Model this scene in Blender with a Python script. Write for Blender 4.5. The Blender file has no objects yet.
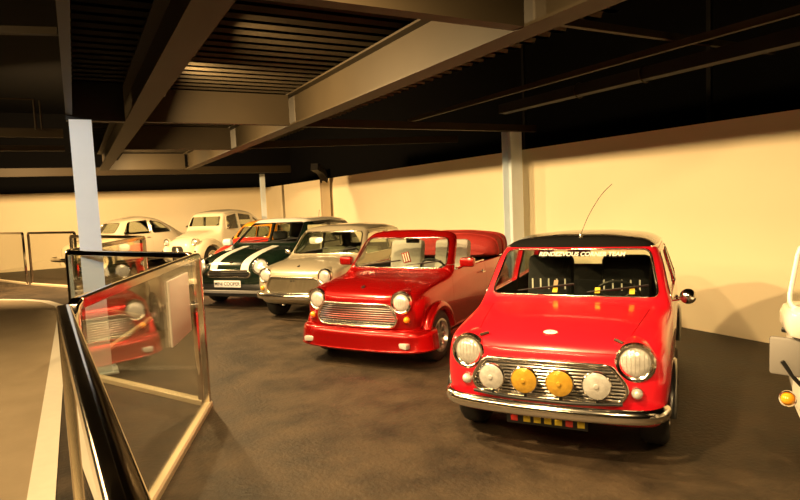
import bpy, bmesh, math, random
import numpy as np
from mathutils import Vector, Matrix
from mathutils.bvhtree import BVHTree
random.seed(7)
SC = bpy.context.scene
COL = SC.collection
PI = math.pi

# ------------------------------------------------------------------ camera, world, exposure, lights
CAM_H = 1.68
YAW, PITCH, ROLL, FOC = math.radians(28.4638), math.radians(4.6616), math.radians(-2.5104), 595.2
cy, sy = math.cos(YAW), math.sin(YAW)
_f = Vector((sy*math.cos(PITCH), cy*math.cos(PITCH), -math.sin(PITCH)))
_r = Vector((cy, -sy, 0)); _u = _r.cross(_f)
_r2 = math.cos(ROLL)*_r + math.sin(ROLL)*_u
_u2 = -math.sin(ROLL)*_r + math.cos(ROLL)*_u
cam_data = bpy.data.cameras.new('camera')
cam = bpy.data.objects.new('camera', cam_data); COL.objects.link(cam)
mw = Matrix.Identity(4)
for i in range(3):
    mw[i][0], mw[i][1], mw[i][2] = _r2[i], _u2[i], -_f[i]
mw[0][3], mw[1][3], mw[2][3] = 0, 0, CAM_H
cam.matrix_world = mw
cam_data.sensor_width = 36; cam_data.lens = FOC*36/800
cam_data.clip_start = 0.02; cam_data.clip_end = 200
SC.camera = cam

world = bpy.data.worlds.new('world'); SC.world = world
world.use_nodes = True
world.node_tree.nodes['Background'].inputs[0].default_value = (1, .72, .42, 1)
world.node_tree.nodes['Background'].inputs[1].default_value = 0.012
SC.view_settings.view_transform = 'Standard'
SC.view_settings.look = 'None'
SC.view_settings.gamma = 1
SC.view_settings.use_curve_mapping = False
SC.view_settings.exposure = 0.0

WARM = (1.0, .66, .29)
LAMPS = [  # x, y, z, power, yaw of aim (deg from +X), tilt down
    (.84, .3, 2.85, 80, 10, 56, 135), (.84, 2.3, 2.85, 85, 0, 56, 135), (.84, 4.4, 2.85, 120, 0, 40, 160), (.84, 5.9, 2.85, 180, -4, 22, 176),
    (.84, 8.3, 2.85, 180, 0, 40, 160), (.84, 11.6, 2.85, 190, 0, 40, 160), (.84, 13.6, 2.85, 170, 30, 40, 150),
]
def area(name, loc, aim, size, power, col, spread=180):
    d = bpy.data.lights.new(name, 'AREA'); d.energy = power; d.color = col
    d.shape = 'RECTANGLE'; d.size, d.size_y = size; d.spread = math.radians(spread)
    o = bpy.data.objects.new(name, d); COL.objects.link(o)
    o.location = loc
    o.rotation_euler = Vector(aim).to_track_quat('-Z', 'Y').to_euler()
    return o
for (x, y, z, p, yaw, tilt, spr) in LAMPS:
    a, t = math.radians(yaw), math.radians(tilt)
    area('flood_light_beam', (x+.05, y, z-.02), (math.cos(a)*math.cos(t), math.sin(a)*math.cos(t), -math.sin(t)), (.10, .06), p, WARM, spr)
# lamps over the walkway and the far end
area('walkway_light', (-2.4, 4.5, 3.3), (.55, 0, -.8), (9.0, .3), 300, WARM, 150)
area('walkway_light', (-1.6, 15.2, 3.3), (.55, .7, -.5), (.3, .3), 850, (1, .62, .26), 170)
# added cool spot without a fixture, aimed to whiten the painted column
sp = bpy.data.lights.new('cool_fill_spot', 'SPOT'); sp.energy = 560; sp.color = (.80, .92, 1.0)
sp.spot_size = math.radians(22); sp.spot_blend = .6; sp.shadow_soft_size = .12
spo = bpy.data.objects.new('cool_fill_spot', sp); COL.objects.link(spo); spo.location = (-1.6, 1.2, 3.0)
spo.rotation_euler = (Vector((.12, 7.05, 1.75)) - Vector(spo.location)).to_track_quat('-Z', 'Y').to_euler()

# ------------------------------------------------------------------ materials
def nodes(m):
    m.use_nodes = True
    return m.node_tree.nodes, m.node_tree.links
def pbr(name, col, rough=.5, metal=0, coat=0, spec=.5, noise=None, emit=None, bump=None):
    m = bpy.data.materials.new(name); n, l = nodes(m); b = n['Principled BSDF']
    b.inputs['Base Color'].default_value = (*col, 1); b.inputs['Roughness'].default_value = rough
    b.inputs['Metallic'].default_value = metal; b.inputs['Coat Weight'].default_value = coat
    b.inputs['Coat Roughness'].default_value = .03
    b.inputs['Specular IOR Level'].default_value = spec
    if noise:
        sc, amt = noise
        tc = n.new('ShaderNodeTexCoord'); t = n.new('ShaderNodeTexNoise'); t.inputs['Scale'].default_value = sc
        t.inputs['Detail'].default_value = 5
        r = n.new('ShaderNodeMix'); r.data_type = 'RGBA'
        r.inputs[6].default_value = (*[c*(1-amt) for c in col], 1); r.inputs[7].default_value = (*[min(1, c*(1+amt)) for c in col], 1)
        l.new(tc.outputs['Object'], t.inputs['Vector']); l.new(t.outputs['Fac'], r.inputs[0]); l.new(r.outputs[2], b.inputs['Base Color'])
        if bump:
            bp = n.new('ShaderNodeBump'); bp.inputs['Strength'].default_value = bump; bp.inputs['Distance'].default_value = .01
            l.new(t.outputs['Fac'], bp.inputs['Height']); l.new(bp.outputs[0], b.inputs['Normal'])
    if emit:
        b.inputs['Emission Color'].default_value = (*emit[0], 1); b.inputs['Emission Strength'].default_value = emit[1]
    return m
def glass(name, tint, refl=1.0, rough=0.0):
    m = bpy.data.materials.new(name); n, l = nodes(m); n.remove(n['Principled BSDF'])
    out = n['Material Output']; tr = n.new('ShaderNodeBsdfTransparent'); gl = n.new('ShaderNodeBsdfGlossy')
    tr.inputs[0].default_value = (*tint, 1); gl.inputs['Roughness'].default_value = rough
    gl.inputs[0].default_value = (refl, refl, refl, 1)
    lw = n.new('ShaderNodeLayerWeight'); lw.inputs[0].default_value = .5
    pw = n.new('ShaderNodeMath'); pw.operation = 'POWER'; pw.inputs[1].default_value = 5
    ma = n.new('ShaderNodeMath'); ma.operation = 'MULTIPLY_ADD'; ma.inputs[1].default_value = .96; ma.inputs[2].default_value = .04
    l.new(lw.outputs['Facing'], pw.inputs[0]); l.new(pw.outputs[0], ma.inputs[0])
    mx = n.new('ShaderNodeMixShader')
    l.new(ma.outputs[0], mx.inputs[0]); l.new(tr.outputs[0], mx.inputs[1]); l.new(gl.outputs[0], mx.inputs[2]); l.new(mx.outputs[0], out.inputs[0])
    return m
def paint(name, col, metal=0.0, rough=.28, coat=1.0):
    m = pbr(name, col, rough, metal, coat=coat)
    return m
MT = dict(lining=pbr('cabin_lining', (.022, .020, .018), .8),
    red=paint('red_paint', (.72, .010, .024)), dred=paint('metallic_red_paint', (.38, .004, .004), .6, .24, .6),
    black=paint('black_paint', (.012, .012, .012)), silver=paint('champagne_paint', (.52, .46, .34), .45, .32),
    green=paint('dark_green_paint', (.006, .016, .010), .2, .25), white=paint('white_paint', (.82, .80, .74)),
    cream=paint('cream_paint', (.86, .78, .58)), pale=paint('pale_beige_paint', (.80, .71, .52)),
    orange=paint('orange_paint', (.85, .30, .02)), red2=paint('bright_red_paint', (.80, .03, .02)),
    chrome=pbr('chrome', (.90, .87, .82), .13, 1), dullchrome=pbr('brushed_alloy', (.70, .68, .64), .28, 1),
    steelrail=pbr('polished_rail_steel', (.80, .74, .66), .10, 1),
    rubber=pbr('tyre_rubber', (.018, .017, .016), .75, noise=(40, .3), bump=.2), trim=pbr('black_trim', (.012, .012, .012), .45),
    fabric=pbr('black_fabric', (.009, .009, .010), .9, noise=(60, .3)), greyfab=pbr('grey_fabric', (.38, .37, .33), .85, noise=(40, .12)),
    greenfab=pbr('olive_fabric', (.20, .20, .13), .85, noise=(40, .15)), brownfab=pbr('tan_fabric', (.32, .22, .13), .85, noise=(40, .15)),
    redfab=pbr('red_canvas', (.30, .014, .009), .7, noise=(18, .25), bump=.3),
    amber=pbr('amber_lens', (.90, .36, .02), .15, coat=1), yellow=pbr('yellow_lens', (.60, .35, .04), .15, .15, coat=1, noise=(30, .3), bump=.4),
    lens=pbr('clear_lens', (.70, .70, .68), .18, .35, coat=1, noise=(26, .45), bump=.4), tail=pbr('red_lens', (.6, .02, .02), .2, coat=1),
    yellowpaint=pbr('yellow_vinyl', (.80, .62, .05), .5), whitevinyl=pbr('white_vinyl', (.85, .83, .78), .5),
    cargl=glass('car_glass', (.93, .955, .92)), cleargl=glass('clear_glass', (.93, .94, .90)),
    panelgl=glass('barrier_glass', (.965, .965, .93)), mirror=pbr('mirror_glass', (.9, .9, .9), .02, 1),
    grille=pbr('dark_mesh', (.15, .125, .08), .85), footrail=pbr('cream_foot_rail', (.78, .68, .48), .35, .35), bars=pbr('dull_bars', (.22, .19, .13), .5, .3), greypl=pbr('grey_plastic', (.20, .19, .18), .5),
    under=pbr('underbody', (.012, .011, .010), .8), leather=pbr('brown_leather', (.05, .025, .012), .6),
    card=pbr('white_card', (.80, .74, .68), .6), post=pbr('column_paint', (.72, .82, .90), .4, noise=(6, .05)),
    tanpost=pbr('beige_column_paint', (.62, .52, .36), .5, noise=(6, .05)),
)
# ------------------------------------------------------------------ mesh helpers
def link(name, mesh, mat=None, parent=None):
    o = bpy.data.objects.new(name, mesh); COL.objects.link(o)
    if mat is not None:
        if len(mesh.materials) == 2:
            mesh.materials[0] = mat; mesh.materials[1] = MT['lining']
        else:
            mesh.materials.clear(); mesh.materials.append(mat)
    if parent: o.parent = parent
    return o
def fin(bm, sharp=40, smooth=True):
    bmesh.ops.recalc_face_normals(bm, faces=bm.faces)
    me = bpy.data.meshes.new('m'); bm.to_mesh(me); bm.free()
    if smooth:
        for p in me.polygons: p.use_smooth = True
        me.set_sharp_from_angle(angle=math.radians(sharp))
    return me
def obj(name, bm, mat, parent=None, sharp=40):
    return link(name, fin(bm, sharp), mat, parent)
def box(bm, lo, hi, bev=0, rot=None, at=None):
    lo, hi = Vector(lo), Vector(hi)
    g = bmesh.ops.create_cube(bm, size=1)
    vs = g['verts']
    for v in vs: v.co = Vector([(lo[i]+hi[i])/2 + v.co[i]*(hi[i]-lo[i]) for i in range(3)])
    if bev:
        es = list({e for v in vs for e in v.link_edges})
        r = bmesh.ops.bevel(bm, geom=es, offset=bev, segments=2, affect='EDGES', profile=.5)
        vs = list({v for f in r['faces'] for v in f.verts} | {v for v in vs if v.is_valid})
    if rot is not None:
        c = Vector(at) if at is not None else (lo+hi)/2
        for v in vs: v.co = rot @ (v.co-c) + c
    return vs
def obox(name, lo, hi, mat, parent=None, bev=.005, rot=None, at=None):
    bm = bmesh.new(); box(bm, lo, hi, bev, rot, at); return obj(name, bm, mat, parent)
def frames(path, closed=False):
    n = len(path); T = []
    for i in range(n):
        a = path[(i-1) % n] if (closed or i > 0) else path[i]
        b = path[(i+1) % n] if (closed or i < n-1) else path[i]
        t = (b-a); T.append(t.normalized() if t.length > 1e-9 else Vector((1, 0, 0)))
    return T
def sweep(bm, path, prof, closed=False, up=None, cap=True):
    """prof: list of (a,b); a along side vector, b along up"""
    path = [Vector(p) for p in path]; T = frames(path, closed)
    rings = []; N = None
    for p, t in zip(path, T):
        if up is not None:
            s = t.cross(Vector(up)).normalized(); n = s.cross(t).normalized()
        else:
            if N is None:
                N = Vector((0, 0, 1)) if abs(t.z) < .9 else Vector((1, 0, 0))
            N = (N - t*N.dot(t)).normalized(); n = N; s = t.cross(n)
        rings.append([bm.verts.new(p + s*a + n*b) for a, b in prof])
    k = len(prof); m = len(rings)
    for i in range(m if closed else m-1):
        A, B = rings[i], rings[(i+1) % m]
        for j in range(k):
            bm.faces.new((A[j], A[(j+1) % k], B[(j+1) % k], B[j]))
    if not closed and cap:
        bm.faces.new(rings[0]); bm.faces.new(list(reversed(rings[-1])))
def circ(r, n=10, rb=None):
    return [(r*math.cos(2*PI*i/n), (rb or r)*math.sin(2*PI*i/n)) for i in range(n)]
def tube(bm, path, r, n=8, closed=False):
    sweep(bm, path, circ(r, n), closed)
def otube(name, path, r, mat, parent=None, n=8, closed=False):
    bm = bmesh.new(); tube(bm, path, r, n, closed); return obj(name, bm, mat, parent, 60)
def lathe(bm, prof, M, n=24, closed_prof=False):
    """prof: list of (r, h) about local Z, M places it"""
    rings = []
    for r, h in prof:
        if r < 1e-6: rings.append([bm.verts.new(M @ Vector((0, 0, h)))])
        else: rings.append([bm.verts.new(M @ Vector((r*math.cos(2*PI*i/n), r*math.sin(2*PI*i/n), h))) for i in range(n)])
    m = len(rings)
    for i in range(m if closed_prof else m-1):
        A, B = rings[i], rings[(i+1) % m]
        if len(A) == 1 and len(B) == 1: continue
        for j in range(n):
            k = (j+1) % n
            if len(A) == 1: bm.faces.new((A[0], B[k], B[j]))
            elif len(B) == 1: bm.faces.new((A[j], A[k], B[0]))
            else: bm.faces.new((A[j], A[k], B[k], B[j]))
def facing(loc, d, up=(0, 0, 1)):
    z = Vector(d).normalized(); x = Vector(up).cross(z).normalized(); y = z.cross(x)
    return Matrix.Translation(Vector(loc)) @ Matrix((x, y, z)).transposed().to_4x4()
def olathe(name, prof, M, mat, parent=None, n=24, closed_prof=False, sharp=40):
    bm = bmesh.new(); lathe(bm, prof, M, n, closed_prof); return obj(name, bm, mat, parent, sharp)
def rpoly(pts, r, seg=4):
    """round the corners of a 2-D polygon"""
    out = []; n = len(pts)
    for i in range(n):
        p = Vector(pts[i]); a = Vector(pts[i-1]); b = Vector(pts[(i+1) % n])
        ra = min(r, (a-p).length*.45); rb = min(r, (b-p).length*.45)
        A = p + (a-p).normalized()*ra; B = p + (b-p).normalized()*rb
        for k in range(seg+1):
            t = k/seg; out.append((1-t)**2*A + 2*t*(1-t)*p + t*t*B)
    return [tuple(v) for v in out]
def dense(pts, d=.06, closed=True):
    out = []; n = len(pts)
    for i in range(n if closed else n-1):
        a, b = Vector(pts[i]), Vector(pts[(i+1) % n]); k = max(1, int((b-a).length/d))
        out += [tuple(a.lerp(b, j/k)) for j in range(k)]
    if not closed: out.append(tuple(pts[-1]))
    return out
def prism(pts, axis, lo, hi):
    """2-D outline extruded: axis 'x' -> (y,z), 'y' -> (x,z), 'z' -> (x,y)"""
    bm = bmesh.new()
    def P(p, h): return {'x': (h, p[0], p[1]), 'y': (p[0], h, p[1]), 'z': (p[0], p[1], h)}[axis]
    A = [bm.verts.new(P(p, lo)) for p in pts]; B = [bm.verts.new(P(p, hi)) for p in pts]
    bm.faces.new(A); bm.faces.new(list(reversed(B))); n = len(pts)
    for i in range(n): bm.faces.new((A[i], B[i], B[(i+1) % n], A[(i+1) % n]))
    bmesh.ops.recalc_face_normals(bm, faces=bm.faces)
    me = bpy.data.meshes.new('cut'); bm.to_mesh(me); bm.free(); return me
def cylmesh(cx, cz, r, y0, y1, n=40):
    return prism([(cx+r*math.cos(2*PI*i/n), cz+r*math.sin(2*PI*i/n)) for i in range(n)], 'y', y0, y1)
def volume(me):
    bm = bmesh.new(); bm.from_mesh(me); v = abs(bm.calc_volume()); bm.free(); return v
def boolean(a, b, op='DIFFERENCE', check=True):
    va = volume(a); out = None
    for k in range(5):
        oa = bpy.data.objects.new('a', a); ob = bpy.data.objects.new('b', b); COL.objects.link(oa); COL.objects.link(ob)
        ob.location = (.0007*k, .0, .0009*k)
        m = oa.modifiers.new('b', 'BOOLEAN'); m.operation = op; m.object = ob; m.solver = 'EXACT'
        dg = bpy.context.evaluated_depsgraph_get(); dg.update()
        out = bpy.data.meshes.new_from_object(oa.evaluated_get(dg), depsgraph=dg)
        bpy.data.objects.remove(oa); bpy.data.objects.remove(ob)
        vo = volume(out)
        ok = (vo > (.3 if va > .2 else .02)*va and vo < va*1.001) if op == 'DIFFERENCE' else vo > 1e-7
        if ok or not check: break
        print('boolean retry', op, va, vo)
    return out
def shade(me, ang=35):
    for p in me.polygons: p.use_smooth = True
    me.set_sharp_from_angle(angle=math.radians(ang)); return me
def bvh(me):
    return BVHTree.FromPolygons([v.co.copy() for v in me.vertices], [tuple(p.vertices) for p in me.polygons])
def text_obj(name, s, size, M, mat, parent, ext=.0015, align='CENTER', shear=0):
    c = bpy.data.curves.new('t', 'FONT'); c.body = s; c.size = size; c.extrude = ext; c.align_x = align; c.align_y = 'CENTER'; c.shear = shear
    c.offset = size*.012
    t = bpy.data.objects.new('t', c); COL.objects.link(t)
    dg = bpy.context.evaluated_depsgraph_get(); dg.update()
    me = bpy.data.meshes.new_from_object(t.evaluated_get(dg)); bpy.data.objects.remove(t)
    me.transform(M)
    return link(name, me, mat, parent)
def thing(name, label, cat, loc=(0, 0, 0), rz=0, group=None):
    o = bpy.data.objects.new(name, None); COL.objects.link(o); o.location = loc; o.rotation_euler = (0, 0, rz)
    o.empty_display_size = .2
    o['label'] = label; o['category'] = cat
    if group: o['group'] = group
    return o
def struct(name, bm, mat, label=None, parent=None):
    o = obj(name, bm, mat, parent)
    if not parent: o['kind'] = 'structure'
    if label: o['label'] = label
    return o
def sbox(name, lo, hi, mat, label=None, bev=0):
    bm = bmesh.new(); box(bm, lo, hi, bev); return struct(name, bm, mat, label)

# ------------------------------------------------------------------ the setting
def floor_mat(name, c0, c1, rough0, rough1, scale, bump):
    m = bpy.data.materials.new(name); n, l = nodes(m); b = n['Principled BSDF']
    tc = n.new('ShaderNodeTexCoord')
    a = n.new('ShaderNodeTexNoise'); a.inputs['Scale'].default_value = scale; a.inputs['Detail'].default_value = 8; a.inputs['Roughness'].default_value = .65
    f = n.new('ShaderNodeTexNoise'); f.inputs['Scale'].default_value = scale*14; f.inputs['Detail'].default_value = 4
    r = n.new('ShaderNodeValToRGB'); r.color_ramp.elements[0].position = .36; r.color_ramp.elements[1].position = .66
    r.color_ramp.elements[0].color = (*c0, 1); r.color_ramp.elements[1].color = (*c1, 1)
    mr = n.new('ShaderNodeMapRange'); mr.inputs[3].default_value = rough0; mr.inputs[4].default_value = rough1
    bp = n.new('ShaderNodeBump'); bp.inputs['Strength'].default_value = bump; bp.inputs['Distance'].default_value = .01
    for t in (a, f): l.new(tc.outputs['Object'], t.inputs['Vector'])
    l.new(a.outputs['Fac'], r.inputs[0]); l.new(r.outputs[0], b.inputs['Base Color'])
    l.new(a.outputs['Fac'], mr.inputs[0]); l.new(mr.outputs[0], b.inputs['Roughness'])
    l.new(f.outputs['Fac'], bp.inputs['Height']); l.new(bp.outputs[0], b.inputs['Normal'])
    return m
M_FLOOR = floor_mat('dark_asphalt', (.014, .009, .0045), (.058, .038, .020), .45, .8, 2.2, .6)
M_WALK = floor_mat('walkway_paving', (.30, .235, .15), (.35, .275, .18), .6, .8, 2.0, .15)
M_WALL = pbr('cream_wall_render', (.84, .74, .52), .75, noise=(1.2, .05), bump=.05)
M_BEAM = pbr('grey_steel_beam', (.030, .0225, .013), .55, 0, 0, .12, noise=(3, .15))
M_DARK = pbr('dark_steel', (.016, .015, .014), .55, 0, 0, .2, noise=(3, .2))
M_VOID = pbr('black_cladding', (.006, .006, .0065), .9, 0, 0, .1)
M_STRIPE = pbr('white_line_paint', (.78, .74, .64), .6, noise=(12, .06))
def corrugated(name, c):
    m = pbr(name, c, .5, 0, 0, .3, noise=(5, .2)); return m
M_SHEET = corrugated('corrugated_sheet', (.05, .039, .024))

WX, FY = 6.4, 22.3
sbox('floor', (-12, -6, -.1), (9, 24, 0), M_FLOOR)
# the raised-looking walkway and its white edge line (curves off to the side beyond the barrier)
edge = [(-.305, y) for y in (-4, 0, 4, 8, 11, 12)] + [(-.39, 12.9), (-.63, 13.7), (-1.0, 14.3), (-1.5, 14.8), (-2.2, 15.2), (-3.2, 15.5), (-6, 15.9), (-12, 16.2)]
bm = bmesh.new()
top = [bm.verts.new((x, y, .004)) for x, y in edge] + [bm.verts.new((-12, -4, .004))]
bm.faces.new(top); struct('floor_walkway', bm, M_WALK)
bm = bmesh.new()
sweep(bm, [(x, y, .006) for x, y in edge], [(-.075, -.002), (.075, -.002), (.075, .002), (-.075, .002)], up=(0, 0, 1))
struct('trim_1', bm, M_STRIPE)
sbox('wall_right', (WX, -6, 0), (WX+.2, FY+.2, 2.42), M_WALL)
sbox('wall_far', (-12, FY, 0), (WX+.2, FY+.2, 2.44), M_WALL)
# dark hall beyond the low walls
sbox('wall_upper_right', (WX+1.6, -6, 2.0), (WX+1.7, FY+3, 6), M_VOID)
sbox('wall_upper_far', (-12, FY+1.6, 2.0), (WX+1.7, FY+1.7, 6), M_VOID)
sbox('wall_left', (-12.1, -6, 0), (-12, 24, 6), M_VOID)
sbox('wall_near', (-12, -6.1, 0), (9, -6, 6), M_VOID)
sbox('ceiling', (-12, -6, 5.2), (9, 24, 5.3), M_VOID)

# mezzanine deck: corrugated sheets on steel beams
HB, HT, HS = 2.65, 3.03, 3.03
def sheet(name, x0, x1, y0, y1, z, mat):
    bm = bmesh.new(); pitch = .19; d = .045
    prof = []; y = y0
    while y < y1:
        prof += [(y, 0), (y+pitch*.38, 0), (y+pitch*.5, d), (y+pitch*.88, d)]; y += pitch
    A = [bm.verts.new((x0, a, z+b)) for a, b in prof]; B = [bm.verts.new((x1, a, z+b)) for a, b in prof]
    for i in range(len(prof)-1): bm.faces.new((A[i], A[i+1], B[i+1], B[i]))
    r = bmesh.ops.solidify(bm, geom=list(bm.faces), thickness=.003)
    o = struct(name, bm, mat); return o
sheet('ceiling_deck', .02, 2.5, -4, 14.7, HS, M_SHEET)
sheet('ceiling_deck', 2.5, 3.7, 3.2, 14.7, HS, corrugated('corrugated_sheet_lit', (.15, .115, .07)))  # outer sheet coloured lighter to stand in for bounce light
def ibeam(name, p0, p1, w, z0, z1, mat, label, tf=.018, tw=.012):
    """I section along p0-p1 (plan points)"""
    h = (z1-z0)/2; zc = (z0+z1)/2
    prof = [(-w/2, -h), (w/2, -h), (w/2, -h+tf), (tw/2, -h+tf), (tw/2, h-tf), (w/2, h-tf), (w/2, h), (-w/2, h), (-w/2, h-tf), (-tw/2, h-tf), (-tw/2, -h+tf), (-w/2, -h+tf)]
    bm = bmesh.new(); sweep(bm, [(*p0, zc), (*p1, zc)], prof, up=(0, 0, 1)); return struct(name, bm, mat, label)
def cbeam(name, p0, p1, w, z0, z1, mat, label):
    """boxed beam"""
    h = (z1-z0)/2; zc = (z0+z1)/2
    bm = bmesh.new(); sweep(bm, [(*p0, zc), (*p1, zc)], [(-w/2, -h), (w/2, -h), (w/2, h), (-w/2, h)], up=(0, 0, 1)); return struct(name, bm, mat, label)
ibeam('ceiling_beam', (.645, -4), (.645, 14.85), .19, HB, HT, M_BEAM, 'long steel beam over the edge of the parked cars')
ibeam('ceiling_beam', (2.455, -4), (2.455, 14.85), .19, HB, HT, M_BEAM, 'long steel beam crossing above the red cars')
for y in (2.78, 7.05, 10.1, 14.75):
    cbeam('ceiling_cross_beam', (.74, y), (2.36, y), .10, HB+.005, HT-.02, M_BEAM, 'short steel cross beam between the long beams')
cbeam('ceiling_cross_beam', (.0, 7.05), (.55, 7.05), .12, HB, HT, M_DARK, 'shade-darkened steel cross beam end above the white column')  # end of the same cross beam, its shade put into a darker colour
cbeam('ceiling_edge_beam', (.03, -4), (.03, 7.05), .06, HB+.05, HT+.1, M_DARK, 'dark edge beam of the deck')
sheet('ceiling_deck', .03, .6, -4, 7.0, HS, M_DARK)  # deck strip laid again in a dark colour for the shade under it
cbeam('ceiling_cross_beam', (2.55, 7.1), (6.3, 7.1), .07, HB, HB+.10, M_BEAM, 'thin steel tie between the long beam and wall column')
cbeam('ceiling_purlin', (4.7, -2), (4.7, 8.2), .05, 2.9, 2.96, M_BEAM, 'thin purlin parallel to the wall')
cbeam('ceiling_purlin', (2.55, 3.5), (6.2, 3.5), .05, 2.97, 3.03, M_BEAM, 'thin purlin crossing toward the wall')
cbeam('ceiling_purlin', (2.55, 10.6), (6.3, 9.2), .04, 2.72, 2.84, M_BEAM, 'thin brace in the dark ceiling')
cbeam('ceiling_cross_beam', (-12, 18.9), (6.3, 18.9), .12, 2.78, 3.0, M_BEAM, 'long cross beam near the far wall')
cbeam('ceiling_cross_beam', (-6, 9.7), (-.05, 9.7), .10, 2.78, 2.90, M_BEAM, 'side beam left of the white column')
cbeam('ceiling_cross_beam', (-6, 10.4), (-.05, 10.4), .10, 2.66, 2.74, M_BEAM, 'lower side beam left of the white column')
cbeam('ceiling_purlin', (-4, 5.9), (.0, 4.9), .05, 2.95, 3.0, M_BEAM, 'brace left of the deck edge')
cbeam('ceiling_duct', (5.2, 1.5), (5.2, 6.5), .14, 2.80, 2.92, M_DARK, 'dark cable duct under the ceiling')
for y in (4.2, 5.1):
    olathe('ceiling_duct_clamp', [(.085, -.012), (.09, 0), (.085, .012)], facing((5.2, y, 2.86), (0, 1, 0)), M_BEAM)['kind'] = 'structure'
for y in (1.9, 4.9, 8.5):
    sbox('wall_mullion', (WX+.9, y, 2.3), (WX+.95, y+.06, 4.6), M_DARK)
# handrail of the upper level seen past the deck edge
bm = bmesh.new()
tube(bm, [(-3, 9.6, 3.28), (-.37, 9.6, 3.28)], .012); tube(bm, [(-.37, 9.6, 3.28), (-.37, 9.6, 2.88)], .015); tube(bm, [(-.3, 9.6, 3.27), (-.3, 9.6, 2.88)], .012)
struct('trim_2', bm, M_BEAM)

def hcolumn(name, x, y, w, d, z1, mat, label, rz=0):
    """H-section column with base plate"""
    t = thing(name, label, 'column', (x, y, 0), rz); t['kind'] = 'structure'
    a, b, tf = w/2, d/2, .014
    prof = [(-a, -b), (a, -b), (a, -b+tf), (.006, -b+tf), (.006, b-tf), (a, b-tf), (a, b), (-a, b), (-a, b-tf), (-.006, b-tf), (-.006, -b+tf), (-a, -b+tf)]
    bm = bmesh.new()
    A = [bm.verts.new((p[0], p[1], .02)) for p in prof]; B = [bm.verts.new((p[0], p[1], z1)) for p in prof]
    bm.faces.new(A); bm.faces.new(B)
    for i in range(12): bm.faces.new((A[i], A[(i+1) % 12], B[(i+1) % 12], B[i]))
    obj('shaft', bm, mat, t)
    bm = bmesh.new(); box(bm, (-a-.06, -b-.06, 0), (a+.06, b+.06, .02), .003)
    for i in (-1, 1):
        for j in (-1, 1): lathe(bm, [(0, .045), (.016, .045), (.016, .019)], Matrix.Translation((i*(a+.03), j*(b+.03), 0)), 6)
    obj('base_plate', bm, mat, t)
    return t
hcolumn('steel_column', .125, 7.02, .205, .20, HB, MT['post'], 'white steel column behind the glass barrier')
hcolumn('steel_column', 6.12, 7.45, .22, .22, 2.70, MT['post'], 'white steel column between the two red cars')
hcolumn('steel_column', 6.2, 15.7, .20, .20, 2.34, MT['tanpost'], 'beige steel column behind the champagne car')
hcolumn('steel_column', 5.55, 19.6, .14, .14, 2.78, MT['post'], 'slim white column beside the cream car')
bm = bmesh.new(); sweep(bm, [(6.2, 15.7, 2.34), (6.14, 15.6, 2.5), (5.98, 15.4, 2.62), (5.7, 15.1, 2.7)], [(-.1, -.09), (.1, -.09), (.1, .09), (-.1, .09)], up=(0, 0, 1))
struct('ceiling_bracket', bm, M_DARK)

# ------------------------------------------------------------------ lofted car bodies
def pchip(xs, ys, x):
    xs = np.asarray(xs, float); ys = np.asarray(ys, float); h = np.diff(xs); d = np.diff(ys)/h; m = np.zeros_like(ys)
    for i in range(1, len(xs)-1):
        if d[i-1]*d[i] > 0:
            w1, w2 = 2*h[i]+h[i-1], h[i]+2*h[i-1]; m[i] = (w1+w2)/(w1/d[i-1]+w2/d[i])
    m[0], m[-1] = d[0], d[-1]
    i = np.clip(np.searchsorted(xs, x)-1, 0, len(xs)-2); t = (x-xs[i])/h[i]
    return (1+2*t)*(1-t)**2*ys[i] + t*(1-t)**2*h[i]*m[i] + t*t*(3-2*t)*ys[i+1] + t*t*(t-1)*h[i]*m[i+1]
def crom(P, seg):
    P = [np.array(p, float) for p in P]; ext = [np.array([-P[1][0], P[1][1]])] + P + [np.array([-P[-2][0], P[-2][1]])]
    out = []
    for i in range(1, len(ext)-2):
        p0, p1, p2, p3 = ext[i-1:i+3]
        t0 = 0; t1 = t0+max(1e-4, np.linalg.norm(p1-p0))**.5; t2 = t1+max(1e-4, np.linalg.norm(p2-p1))**.5; t3 = t2+max(1e-4, np.linalg.norm(p3-p2))**.5
        for k in range(seg):
            t = t1+(t2-t1)*k/seg
            A1 = (t1-t)/(t1-t0)*p0+(t-t0)/(t1-t0)*p1; A2 = (t2-t)/(t2-t1)*p1+(t-t1)/(t2-t1)*p2; A3 = (t3-t)/(t3-t2)*p2+(t-t2)/(t3-t2)*p3
            B1 = (t2-t)/(t2-t0)*A1+(t-t0)/(t2-t0)*A2; B2 = (t3-t)/(t3-t1)*A2+(t-t1)/(t3-t1)*A3
            out.append((t2-t)/(t2-t1)*B1+(t-t1)/(t2-t1)*B2)
    out.append(P[-1]); return out
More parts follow.
